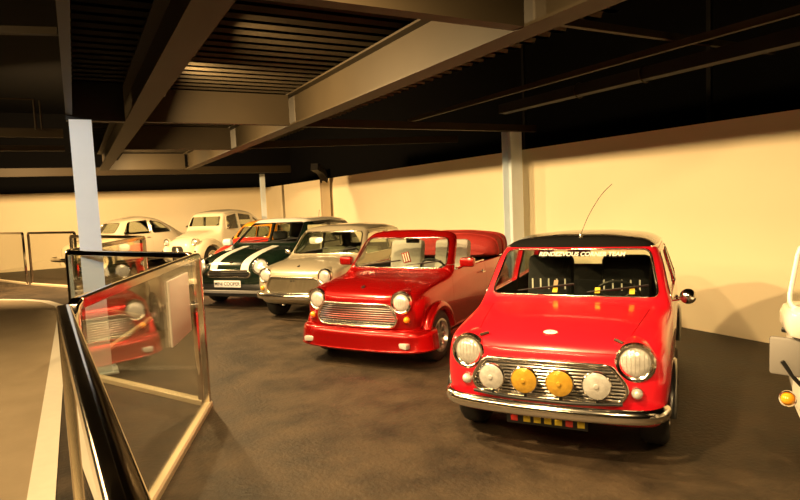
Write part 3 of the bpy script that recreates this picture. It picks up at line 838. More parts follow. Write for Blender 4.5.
# aerial at the front of the roof, springing backwards
h, n2 = RB.at(.20, .02)
olathe('aerial_base', [(0, .03), (.008, .028), (.014, .0), (.014, -.01)], Matrix.Translation(h), MT['chrome'], red, 12)
otube('aerial', smooth_path([h+Vector((0, 0, .02)), h+Vector((-.10, .05, .17)), h+Vector((-.25, .13, .33)), h+Vector((-.40, .20, .42))]), .0025, MT['trim'], red, 6)
# round chrome door mirrors
for sg in (1,):
    h, n2 = RB.side(.42, .875, sg); 
    arm = otube('mirror_arm', smooth_path([h, h+Vector((.02, sg*.04, .01)), h+Vector((.03, sg*.075, .03))]), .007, MT['chrome'], red, 8)
    olathe('door_mirror', [(0, .045), (.03, .038), (.05, .018), (.056, 0), (.05, -.008), (0, -.008)], facing(h+Vector((.02, sg*.10, .035)), (1, sg*.1, 0)), MT['chrome'], arm, 20)
# white instrument stripes on the dark sports seats
for y0 in (-.30, .30):
    bm = bmesh.new()
    for k in (-2, -1, 0, 1, 2):
        box(bm, (-.075, y0+k*.07-.006, .86), (-.07, y0+k*.07+.006, .95), 0)
    obj('seat_stripe', bm, MT['whitevinyl'], red)

# the car sits low on its springs
K = 1.028
for ch in red.children:
    if not ch.name.startswith('tyre'): ch.location.z -= .042
red.scale = (K, K, K); red.location = (3.70*K, 3.63*K, 0)

# ---- the red open car
cv, CB = classic('open_car', 'metallic red small convertible with its hood folded down', (3.73, 6.37), -2.575, MT['dred'], None,
    dict(convertible=True, seat=MT['greyfab'], head=False, peak=MT['chrome'], ind=(.575, .505), ind_r=.032, bumper=False, wheel=(.27, .172, .185, .645), well=.30,
         flare_r=.30, flare_y=.715, flare_t=.055, flare_mat=MT['dred'], sill=MT['dred'], n_slats=9, drv=.30, grille_w=(.40, .49, .44), seat_h=.78, dash=MT['trim']))
bm = bmesh.new(); sweep(bm, smooth_path([(1.22, -.79, .30), (1.40, -.755, .30), (1.52, -.60, .30), (1.565, -.3, .30), (1.575, 0, .30), (1.565, .3, .30), (1.52, .60, .30), (1.40, .755, .30), (1.22, .79, .30)]),
      [(-.09, -.10), (.018, -.115), (.026, -.10), (.018, -.085), (.008, .03), (-.004, .08), (-.03, .10), (-.12, .10)], up=(0, 0, 1)); sp_ = obj('front_bumper', bm, MT['dred'], cv, 50)
for sg in (1, -1):
    obox('driving_lamp', (1.505, sg*.565-.068, .232), (1.565, sg*.565+.068, .288), MT['lens'], sp_, .012, Matrix.Rotation(-sg*.32, 3, 'Z'))
    h, n2 = CB.side(.40, .90, sg)
    arm = otube('mirror_arm', [h, h+Vector((.01, sg*.06, .03)), h+Vector((.01, sg*.09, .05))], .014, MT['dred'], cv, 8)
    bm = bmesh.new(); box(bm, (h.x-.03, h.y+sg*.12-.085, h.z+.02), (h.x+.07, h.y+sg*.12+.085, h.z+.125), .03); mm = obj('door_mirror', bm, MT['dred'], arm)
    obox('mirror_face', (h.x-.035, h.y+sg*.12-.07, h.z+.035), (h.x-.029, h.y+sg*.12+.07, h.z+.11), MT['mirror'], mm, .002)
# screen header and pillars are body; the folded hood bag rides high over the tail
FL = Loft({-1.52: S(.98, (.35, .98), (.42, 1.0), (.44, 1.05), (.42, 1.10), (.2, 1.13), top=1.13), -1.45: S(.93, (.52, .93), (.60, .96), (.62, 1.06), (.58, 1.14), (.3, 1.18), top=1.19),
           -1.25: S(.88, (.55, .88), (.645, .92), (.66, 1.03), (.62, 1.15), (.3, 1.22), top=1.23), -1.0: S(.89, (.52, .89), (.63, .92), (.64, 1.0), (.60, 1.10), (.3, 1.17), top=1.18),
           -.90: S(.92, (.40, .92), (.50, .94), (.52, .99), (.48, 1.04), (.25, 1.08), top=1.09)})
fh = link('folded_hood', shade(FL.mesh()), MT['redfab'], cv)
for i, x in enumerate((-1.38, -1.2, -1.04)):
    P = [Vector((x, a[0], a[1])) for a in FL.section(x, 4, -.006)[8:]]; P = P + [Vector((p.x, -p.y, p.z)) for p in reversed(P[:-1])]
    otube('hood_fold', P, .012, MT['redfab'], fh, 6)
bm = bmesh.new(); box(bm, (.20, -.13, .93), (.215, -.03, 1.06), .004, Matrix.Rotation(.25, 3, 'X')); cd = obj('dash_card', bm, MT['redfab'], cv)
bm = bmesh.new()
for k in range(3): box(bm, (.216, -.115+k*.032, .945), (.2185, -.103+k*.032, 1.05), 0, Matrix.Rotation(.25, 3, 'X'), (.21, -.08, .995))
obj('card_stripes', bm, MT['whitevinyl'], cd)

# ---- the champagne saloon
sv, SB = classic('classic_car', 'champagne grey small saloon car with plain mesh grille', (3.88, 9.12), -2.50, MT['silver'], MT['silver'],
    dict(seat=MT['greenfab'], slats=False, ind=(.565, .49), ind_r=.036, bz=.385, rail=MT['silver'], drv=.30, flare_t=.012, flare_mat=MT['silver'], grille_w=(.40, .47, .44)))
bm = SB.patch(lambda u, v: (-.20+.075*(2*u-1)*math.sqrt(max(0.0, 1-(2*v-1)**2))+.0, 1.115+.045*(2*v-1)), 8, 10, .004, 'x', 4.0); obj('windscreen_sticker', bm, MT['whitevinyl'], sv)
h, n2 = SB.side(.42, .90, -1); ar = otube('mirror_arm', [h, h+Vector((.02, -.08, .03))], .008, MT['chrome'], sv)
olathe('door_mirror', [(0, .04), (.03, .034), (.048, .015), (.052, 0), (0, -.006)], facing(h+Vector((.02, -.11, .04)), (1, 0, 0)), MT['chrome'], ar, 18)


# ---- the dark green hatchback with bonnet stripes
MODERN = {
 1.885: S(.38, (.33, .38), (.48, .40), (.56, .46), (.58, .53), (.54, .60), (.42, .645), (.22, .66), top=.663),
 1.84: S(.28, (.50, .28), (.66, .31), (.74, .43), (.745, .56), (.69, .675), (.52, .728), (.26, .745), top=.748),
 1.65: S(.20, (.60, .20), (.76, .24), (.825, .44), (.825, .64), (.775, .765), (.58, .82), (.30, .842), top=.847),
 1.25: S(.18, (.62, .18), (.78, .22), (.844, .48), (.84, .72), (.79, .865), (.63, .912), (.33, .932), top=.937),
 .90: S(.18, (.62, .18), (.78, .22), (.844, .50), (.842, .79), (.80, .925), (.68, .965), (.33, .984), top=.989),
 .83: S(.18, (.62, .18), (.78, .22), (.844, .50), (.842, .80), (.797, .94), (.70, .985), (.33, 1.012), top=1.018),
 .54: S(.18, (.62, .18), (.78, .22), (.844, .50), (.842, .82), (.768, 1.06), (.655, 1.175), (.33, 1.205), top=1.211),
 .25: S(.18, (.62, .18), (.78, .22), (.844, .50), (.842, .83), (.738, 1.13), (.60, 1.375), (.33, 1.412), top=1.418),
 .12: S(.18, (.62, .18), (.78, .22), (.844, .50), (.842, .84), (.73, 1.15), (.60, 1.405), (.34, 1.448), top=1.454),
 -.6: S(.18, (.62, .18), (.78, .22), (.844, .50), (.842, .85), (.72, 1.15), (.595, 1.402), (.34, 1.448), top=1.454),
 -1.3: S(.18, (.60, .18), (.77, .22), (.84, .50), (.838, .86), (.70, 1.13), (.57, 1.360), (.32, 1.408), top=1.414),
 -1.48: S(.19, (.60, .19), (.76, .22), (.83, .50), (.83, .86), (.69, 1.10), (.55, 1.300), (.30, 1.348), top=1.354),
 -1.62: S(.22, (.56, .22), (.74, .26), (.81, .48), (.81, .78), (.72, .93), (.60, .985), (.30, 1.00), top=1.004),
 -1.72: S(.27, (.50, .27), (.70, .30), (.77, .46), (.77, .64), (.72, .78), (.60, .83), (.30, .85), top=.853),
 -1.76: S(.38, (.35, .38), (.5, .40), (.6, .48), (.6, .56), (.55, .66), (.42, .71), (.22, .725), top=.728),
}
def hatchback():
    root = thing('hatchback_car', 'dark green hatchback with white bonnet stripes and white roof', 'car', (3.66, 11.35, 0), -2.45)
    B = CarBody(MODERN, (-1.52, .82), .30, .04)
    B.wells((1.233, -1.233), .335, .30, .52)
    ws = rpoly([(-.665, 1.03), (.665, 1.03), (.565, 1.375), (-.565, 1.375)], .06)
    sa = rpoly([(.62, .975), (.30, 1.33), (-.45, 1.345), (-.48, .975)], .04); sb = rpoly([(-.54, .985), (-.52, 1.345), (-1.12, 1.315), (-1.22, 1.0)], .04)
    rw = rpoly([(-.55, 1.05), (.55, 1.05), (.48, 1.25), (-.48, 1.25)], .05)
    panes = [('windscreen', B.window(ws, 'x', .1, 1.1)), ('rear_window', B.window(rw, 'x', -1.8, -1.2))]
    for sg in (1, -1):
        a, b = sorted((sg*.3, sg*1.2)); panes += [('door_window', B.window(sa, 'y', a, b)), ('quarter_window', B.window(sb, 'y', a, b))]
    roof = B.take([(.34, 1.365), (.25, 1.38), (-.6, 1.38), (-1.3, 1.335), (-1.56, 1.30), (-1.56, 1.6), (.40, 1.6), (.40, 1.37)], 'y', -1, 1, .0015)
    pil = B.take([(.10, .955), (.10, 1.376), (-1.3, 1.33), (-1.52, 1.30), (-1.56, .965)], 'y', -1, 1, .0015)
    hood = B.take(rpoly([(.92, -.66), (.92, .66), (1.4, .64), (1.80, .50), (1.80, -.50), (1.4, -.64)], .04), 'z', .72, 1.2, .004)
    link('body', shade(B.body), MT['green'], root); hd = link('bonnet', shade(hood), MT['green'], root)
    link('roof', shade(roof), MT['white'], root); link('window_pillars', shade(pil), MT['trim'], root)
    for n_, me in panes: link(n_, shade(me), MT['cargl'], root)
    for sg in (1, -1):
        bm = B.patch(lambda u, v: (.93+.89*u, sg*(.24+.15*v)), 24, 4, .006); o = obj('bonnet_stripe', bm, MT['white'], hd)
        bm = B.patch(lambda u, v: (sg*(.24+.15*v), .652+.115*u), 8, 4, .006, 'x', 4.0); obj('nose_stripe', bm, MT['white'], root)
        hit, nr = B.front(sg*.60, .70); c = hit+Vector((-.03, 0, 0)); d = Vector((1, sg*.28, .42)).normalized()
        hl = headlamp(root, c+d*.035, .135, d)
        hit, nr = B.front(sg*.47, .36); lamp('fog_lamp', root, hit+Vector((.01, 0, 0)), .05, (1, 0, 0), MT['lens'])
        h, nn = B.side(.62, .98, sg)
        a_ = otube('mirror_arm', [h, h+Vector((0, sg*.10, .03))], .015, MT['trim'], root)
        bm = bmesh.new(); box(bm, (h.x-.05, h.y+sg*.16-.10, h.z-.01), (h.x+.07, h.y+sg*.16+.10, h.z+.13), .05); obj('door_mirror', bm, MT['white'], a_)
        for ax in (1.233, -1.233):
            wheel(root, ax, sg*.735, .30, .18, .20, 'spoke', MT['dullchrome'], sg); arch_flare(root, ax, sg, .30, .335, .835, .028, MT['trim'])
        bm = bmesh.new(); box(bm, (-1.72, sg*.70-.06, .62), (-1.66, sg*.70+.06, .86), .02); obj('tail_lamp', bm, MT['tail'], root)
        h, nn = B.side(1.02, .66, sg)
    # upper grille, chrome lip, lower intake, plate
    gx = lambda y: B.front(y, .60)[0].x+.008
    out = rpoly([(-.40, .535), (-.44, .59), (-.40, .645), (.40, .645), (.44, .59), (.40, .535)], .03)
    bm = bmesh.new(); dd = dense(out, .06); vs = [bm.verts.new((gx(y), y, z)) for y, z in dd]; c = bm.verts.new((gx(0), 0, .59))
    for i in range(len(vs)): bm.faces.new((vs[i], vs[(i+1) % len(vs)], c))
    g = obj('grille', bm, MT['trim'], root); otube('grille_surround', [(gx(y)+.004, y, z) for y, z in dd], .016, MT['chrome'], g, 8, True)
    slats(g, out, lambda y: gx(y)+.004, .545, .635, 3, .012, MT['chrome'], lambda z: .39)
    bumper(root, [(1.55, -.85, .33), (1.74, -.80, .33), (1.87, -.58, .33), (1.90, -.3, .33), (1.905, 0, .33), (1.90, .3, .33), (1.87, .58, .33), (1.74, .80, .33), (1.55, .85, .33)],
           [(-.07, -.12), (.008, -.12), (.028, -.06), (.03, .04), (.012, .085), (-.07, .09)], MT['trim'], 'front_bumper')
    bumper(root, [(1.62, -.82, .29), (1.76, -.78, .29), (1.89, -.56, .29), (1.925, 0, .29), (1.89, .56, .29), (1.76, .78, .29), (1.62, .82, .29)],
           [(0, -.035), (.022, -.02), (.022, .02), (0, .035)], MT['greypl'], 'bumper_strip')
    p = obox('number_plate', (1.945, -.27, .37), (1.955, .27, .485), MT['whitevinyl'], root, .006)
    text_obj('plate_lettering', 'MINI COOPER', .082, facing((1.956, 0, .4275), (1, 0, 0)), MT['trim'], p)
    h, n2 = B.at(1.80, 0); olathe('bonnet_badge', [(0, .012), (.03, .010), (.035, 0)], facing(h, n2, (1, 0, 0)), MT['chrome'], root, 16)
    interior(root, -.12, .38, MT['fabric'], .70, .98, .38, rear=-1.1, bw=1.1, zb=.36, head=True, h=.58)
    for y in (-.45, .15): wiper(root, B, 1.04, y, .5, .05, MT['trim'])
    trim_loop('windscreen_trim', B.trace(ws, 'x', 3, .002), .008, MT['trim'], root)
    h, n2 = B.at(-1.25, 0); otube('aerial', [h, h+Vector((-.05, 0, .16))], .005, MT['trim'], root)
hatchback()

# ---- round-winged older cars
def fender(root, c, rad, sg, wc, wr, mat, name='wing'):
    bm = bmesh.new(); bmesh.ops.create_uvsphere(bm, u_segments=36, v_segments=20, radius=1)
    for v in bm.verts: v.co = Vector((c[0]+v.co.x*rad[0], sg*c[1]+v.co.y*rad[1], c[2]+v.co.z*rad[2]))
    me = bpy.data.meshes.new('f'); bm.to_mesh(me); bm.free()
    a, b = sorted((sg*(c[1]-.16), sg*3.0))
    me = boolean(me, cylmesh(wc[0], wc[1], wr, a, b))
    me = boolean(me, prism([(-9, -9), (9, -9), (9, .22), (-9, .22)], 'y', -3, 3))
    return link(name, shade(me), mat, root)
def round_car(root, st, cavx, o):
    B = CarBody(st, cavx, .32, .035)
    ax = o['axles']
    panes = [('windscreen', B.window(o['ws'], 'x', *o['wsx']))]
    if 'rw' in o: panes.append(('rear_window', B.window(o['rw'], 'x', *o['rwx'])))
    for sg in (1, -1):
        a, b = sorted((sg*.2, sg*1.2))
        for k, w in enumerate(o['sides']): panes.append((('door_window', 'quarter_window', 'rear_quarter_window')[k], B.window(w, 'y', a, b)))
    hood = B.take(o['hood'], 'z', o['hood_z'], 1.4, .004)
    doors = []
    for sg in (1, -1):
        a, b = sorted((sg*.42, sg*1.0)); doors.append(B.take(o['door'], 'y', a, b, .004))
    if o['hoodmat'] is not o['mat']:
        nose = B.take([(.70, .1), (.70, 1.6), (2.6, 1.6), (2.6, .1)], 'y', -1.2, 1.2, .002); link('front_body', shade(nose), o['hoodmat'], root)
    link('body', shade(B.body), o['mat'], root); link('bonnet', shade(hood), o['hoodmat'], root)
    for sg, d in zip((1, -1), doors):
        do = link('door', shade(d), o['mat'], root); h, n2 = B.side(o['handle'][0], o['handle'][1], sg)
        if h is not None: otube('door_handle', [h+Vector((0, sg*.02, 0)), h+Vector((.11, sg*.022, 0))], .010, MT['chrome'], do)
    for n_, me in panes: link(n_, shade(me), MT['cargl'], root)
    trim_loop('windscreen_trim', B.trace(o['ws'], 'x', 3, .002), .010, o.get('trim', MT['chrome']), root)
    for sg in (1, -1):
        for w in o['sides']: trim_loop('window_trim', B.trace(w, 'y', 3*sg, .002), .008, o.get('trim', MT['chrome']), root)
        for k, a_ in enumerate(ax):
            wheel(root, a_, sg*o['track'], o['wr'], .15, o['wr']*.62, 'cap', o.get('rim', MT['cream']), sg)
            f = o['fend'][k]; fender(root, f[0], f[1], sg, (a_, o['wr']), f[2], o['fmat'] if k == 0 else o['mat'], ('front_wing', 'rear_wing')[k])
    return B
BEETLE = {
 1.80: S(.40, (.10, .40), (.18, .42), (.22, .48), (.23, .54), (.19, .60), (.13, .63), (.06, .64), top=.642),
 1.74: S(.34, (.22, .34), (.34, .37), (.38, .46), (.39, .58), (.34, .68), (.25, .725), (.12, .74), top=.745),
 1.50: S(.28, (.32, .28), (.46, .31), (.51, .46), (.51, .64), (.46, .77), (.35, .83), (.18, .86), top=.868),
 1.15: S(.22, (.40, .22), (.54, .25), (.60, .46), (.60, .68), (.55, .83), (.42, .90), (.22, .935), top=.943),
 .80: S(.20, (.48, .20), (.62, .23), (.67, .48), (.67, .75), (.62, .90), (.52, .955), (.26, .985), top=.992),
 .74: S(.20, (.48, .20), (.63, .23), (.68, .48), (.68, .78), (.635, .93), (.56, .985), (.28, 1.015), top=1.022),
 .58: S(.20, (.48, .20), (.64, .23), (.69, .48), (.69, .82), (.63, 1.06), (.53, 1.16), (.28, 1.19), top=1.197),
 .42: S(.20, (.48, .20), (.65, .23), (.70, .48), (.70, .84), (.62, 1.12), (.49, 1.32), (.27, 1.36), top=1.37),
 .26: S(.20, (.48, .20), (.65, .23), (.70, .48), (.70, .85), (.62, 1.15), (.49, 1.385), (.27, 1.435), top=1.445),
 -.15: S(.20, (.48, .20), (.65, .23), (.70, .48), (.70, .85), (.62, 1.16), (.50, 1.42), (.28, 1.485), top=1.50),
 -.60: S(.20, (.48, .20), (.65, .23), (.70, .48), (.70, .85), (.61, 1.13), (.48, 1.36), (.26, 1.43), top=1.445),
 -1.0: S(.20, (.48, .20), (.64, .23), (.68, .48), (.68, .82), (.58, 1.03), (.44, 1.20), (.24, 1.27), top=1.285),
 -1.4: S(.24, (.42, .24), (.56, .27), (.60, .48), (.60, .72), (.50, .88), (.38, .98), (.2, 1.03), top=1.04),
 -1.75: S(.30, (.32, .30), (.44, .33), (.48, .46), (.48, .58), (.40, .68), (.30, .74), (.15, .77), top=.775),
 -1.88: S(.38, (.15, .38), (.24, .40), (.28, .46), (.28, .51), (.22, .57), (.16, .60), (.08, .61), top=.612),
}
def beetle(name, label, loc, rz, mat, hoodmat, fmat, seatm):
    root = thing(name, label, 'car', (*loc, 0), rz)
    o = dict(axles=(1.2, -1.2), ws=rpoly([(-.52, 1.05), (.52, 1.05), (.44, 1.315), (-.44, 1.315)], .07), wsx=(.2, 1.0), rw=rpoly([(-.36, 1.10), (.36, 1.10), (.28, 1.30), (-.28, 1.30)], .07), rwx=(-1.5, -.6),
             sides=[rpoly([(.50, .99), (.30, 1.33), (-.28, 1.37), (-.30, .99)], .06), rpoly([(-.37, .99), (-.35, 1.37), (-.72, 1.27), (-1.02, 1.0)], .08)],
             hood=rpoly([(.82, -.50), (.82, .50), (1.3, .42), (1.85, .16), (1.85, -.16), (1.3, -.42)], .1), hood_z=.55, door=rpoly([(.66, .30), (.66, .95), (.36, 1.385), (-.32, 1.42), (-.34, .30)], .05),
             handle=(-.25, .88), mat=mat, hoodmat=hoodmat, fmat=fmat, track=.62, wr=.31,
             fend=[((1.20, .55, .34), (.52, .24, .40), .345), ((-1.18, .58, .34), (.50, .22, .38), .345)])
    B = round_car(root, BEETLE, (-1.05, .72), o)
    for sg in (1, -1):
        headlamp(root, (1.60, sg*.57, .62), .085, (1, 0, .25))
        bm = bmesh.new(); box(bm, (-.75, sg*.62-.10, .26), (.78, sg*.62+.12, .30), .015); obj('running_board', bm, MT['trim'], root)
        lamp('indicator_lamp', root, (1.33, sg*.58, .755), .03, (.6, 0, 1), MT['amber'])
        h, n2 = B.side(.50, .97, sg); olathe('door_mirror', [(0, .03), (.04, .02), (.05, 0), (0, -.005)], facing(h+Vector((.02, sg*.07, .05)), (1, 0, 0)), MT['chrome'], root, 14)
    bumper(root, [(1.72, -.72, .42), (1.92, -.58, .42), (2.0, -.25, .42), (2.01, 0, .42), (2.0, .25, .42), (1.92, .58, .42), (1.72, .72, .42)], [(0, -.05), (.025, -.03), (.03, 0), (.025, .03), (0, .05), (-.008, 0)], MT['chrome'])
    bumper(root, [(-1.75, -.70, .42), (-1.95, -.55, .42), (-2.02, 0, .42), (-1.95, .55, .42), (-1.75, .70, .42)], [(0, -.05), (-.025, -.03), (-.03, 0), (-.025, .03), (0, .05), (.008, 0)], MT['chrome'], 'rear_bumper')
    otube('bonnet_moulding', [B.at(x, 0)[0]+Vector((0, 0, .004)) for x in (.86, 1.0, 1.2, 1.4, 1.6)], .008, MT['chrome'], root)
    interior(root, -.15, .32, seatm, .60, .99, .32, rear=-.95, bw=1.0, zb=.36, h=.55, dashmat=mat)
    return root
beetle('vintage_car', 'rounded car with red bonnet and orange cabin behind the green hatchback', (4.22, 14.7), -2.50, MT['orange'], MT['red2'], MT['red2'], MT['fabric']).scale = (.93,)*3
beetle('vintage_car', 'pale beige round-backed car seen from its side behind the barrier', (1.42, 20.2), 3.58, MT['pale'], MT['pale'], MT['pale'], MT['brownfab']).scale = (1.06,)*3

DUCK = {
 1.72: S(.46, (.16, .46), (.24, .48), (.27, .54), (.27, .60), (.22, .66), (.15, .69), (.07, .70), top=.702),
 1.66: S(.40, (.24, .40), (.33, .43), (.37, .52), (.37, .63), (.32, .73), (.23, .775), (.11, .79), top=.795),
 1.45: S(.34, (.30, .34), (.40, .37), (.44, .50), (.44, .67), (.39, .80), (.29, .86), (.15, .89), top=.898),
 1.1: S(.28, (.36, .28), (.48, .31), (.53, .48), (.53, .72), (.47, .87), (.36, .94), (.18, .98), top=.988),
 .76: S(.26, (.46, .26), (.58, .29), (.64, .48), (.64, .80), (.60, .96), (.50, 1.01), (.26, 1.04), top=1.048),
 .70: S(.26, (.48, .26), (.60, .29), (.66, .48), (.66, .84), (.64, 1.0), (.58, 1.06), (.28, 1.085), top=1.09),
 .60: S(.26, (.48, .26), (.62, .29), (.68, .48), (.68, .86), (.65, 1.12), (.575, 1.27), (.28, 1.30), top=1.305),
 .50: S(.26, (.48, .26), (.63, .29), (.69, .48), (.69, .88), (.65, 1.18), (.56, 1.43), (.30, 1.47), top=1.475),
 .36: S(.26, (.48, .26), (.64, .29), (.70, .48), (.70, .89), (.65, 1.22), (.565, 1.49), (.31, 1.535), top=1.542),
 -.15: S(.26, (.48, .26), (.64, .29), (.70, .48), (.70, .90), (.65, 1.24), (.57, 1.53), (.32, 1.59), top=1.60),
 -.7: S(.26, (.48, .26), (.64, .29), (.70, .48), (.70, .90), (.64, 1.20), (.55, 1.45), (.30, 1.515), top=1.525),
 -1.15: S(.27, (.46, .27), (.60, .30), (.66, .48), (.66, .86), (.60, 1.08), (.51, 1.25), (.28, 1.31), top=1.32),
 -1.5: S(.30, (.42, .30), (.54, .33), (.60, .48), (.60, .76), (.55, .92), (.47, 1.01), (.25, 1.05), top=1.056),
 -1.72: S(.36, (.34, .36), (.44, .38), (.50, .48), (.50, .62), (.45, .73), (.36, .80), (.2, .83), top=.833),
}
def duck():
    root = thing('vintage_car', 'cream rounded car with bulging separate wings and arched roof near the far corner', 'car', (3.95, 19.0, 0), -2.5); root.scale = (1.05,)*3
    o = dict(axles=(1.15, -1.2), ws=rpoly([(-.575, 1.13), (.575, 1.13), (.53, 1.41), (-.53, 1.41)], .05), wsx=(.3, 1.0), rw=rpoly([(-.38, 1.10), (.38, 1.10), (.34, 1.25), (-.34, 1.25)], .05), rwx=(-1.6, -.9),
             sides=[rpoly([(.50, 1.03), (.42, 1.40), (-.02, 1.47), (-.04, 1.03)], .05), rpoly([(-.10, 1.03), (-.08, 1.47), (-.66, 1.40), (-.72, 1.03)], .05), rpoly([(-.78, 1.03), (-.74, 1.37), (-1.06, 1.2), (-1.14, 1.05)], .06)],
             hood=rpoly([(.80, -.46), (.80, .46), (1.2, .40), (1.75, .2), (1.75, -.2), (1.2, -.40)], .06), hood_z=.60, door=rpoly([(.66, .34), (.66, .98), (.46, 1.47), (-.05, 1.50), (-.06, .34)], .04),
             handle=(.02, .92), mat=MT['cream'], hoodmat=MT['cream'], fmat=MT['cream'], track=.63, wr=.30, trim=MT['cream'],
             fend=[((1.13, .56, .42), (.56, .20, .40), .35), ((-1.22, .60, .40), (.48, .16, .36), .33)])
    B = round_car(root, DUCK, (-1.2, .66), o)
    for sg in (1, -1):
        p = olathe('headlamp_pod', [(.10, .0), (.108, -.03), (.10, -.10), (.06, -.17), (0, -.20)], facing((1.60, sg*.50, .745), (1, 0, 0)), MT['cream'], root, 20)
        headlamp(p, (1.60, sg*.50, .745), .09, (1, 0, 0))
        lamp('indicator_lamp', root, (1.69, sg*.58, .50), .025, (1, 0, 0), MT['trim'])
        h, n2 = B.side(.50, 1.06, sg); olathe('door_mirror', [(0, .03), (.05, .02), (.06, 0), (0, -.005)], facing(h+Vector((.02, sg*.09, .05)), (1, 0, 0)), MT['chrome'], root, 14)
    out = rpoly([(-.21, .45), (-.23, .56), (-.17, .66), (.17, .66), (.23, .56), (.21, .45)], .05)
    gx = lambda y: 1.735-.3*y*y
    bm = bmesh.new(); dd = dense(out, .05); vs = [bm.verts.new((gx(y), y, z)) for y, z in dd]; v2 = [bm.verts.new((gx(y)-.12, y, z)) for y, z in dd]; c = bm.verts.new((gx(0), 0, .55))
    for i in range(len(vs)):
        k = (i+1) % len(vs); bm.faces.new((vs[i], vs[k], c)); bm.faces.new((vs[i], v2[i], v2[k], vs[k]))
    g = obj('grille', bm, MT['trim'], root); otube('grille_surround', [(gx(y)+.003, y, z) for y, z in dd], .014, MT['cream'], g, 8, True)
    slats(g, out, lambda y: gx(y)+.004, .47, .64, 5, .010, MT['dullchrome'], lambda z: .17)
    bm = bmesh.new()
    for k in range(2):
        z = .535+k*.045; tube(bm, [(gx(0)+.014, -.05, z-.03), (gx(0)+.014, 0, z+.02), (gx(0)+.014, .05, z-.03)], .009, 6)
    obj('grille_emblem', bm, MT['chrome'], g)
    bumper(root, [(1.62, -.66, .38), (1.80, -.5, .38), (1.84, 0, .38), (1.80, .5, .38), (1.62, .66, .38)], [(0, -.04), (.02, -.025), (.02, .025), (0, .04)], MT['cream'])
    bm = bmesh.new()
    for k in range(-4, 5):
        P = [B.at(x, k*.075)[0] for x in (.86, 1.05, 1.25, 1.45)]; tube(bm, [p+Vector((0, 0, .002)) for p in P], .010, 6)
    obj('bonnet_ribs', bm, MT['cream'], root)
    interior(root, -.05, .32, MT['brownfab'], .58, 1.06, .32, rear=-.95, bw=1.05, zb=.40, h=.55, dashmat=MT['cream'])
duck()

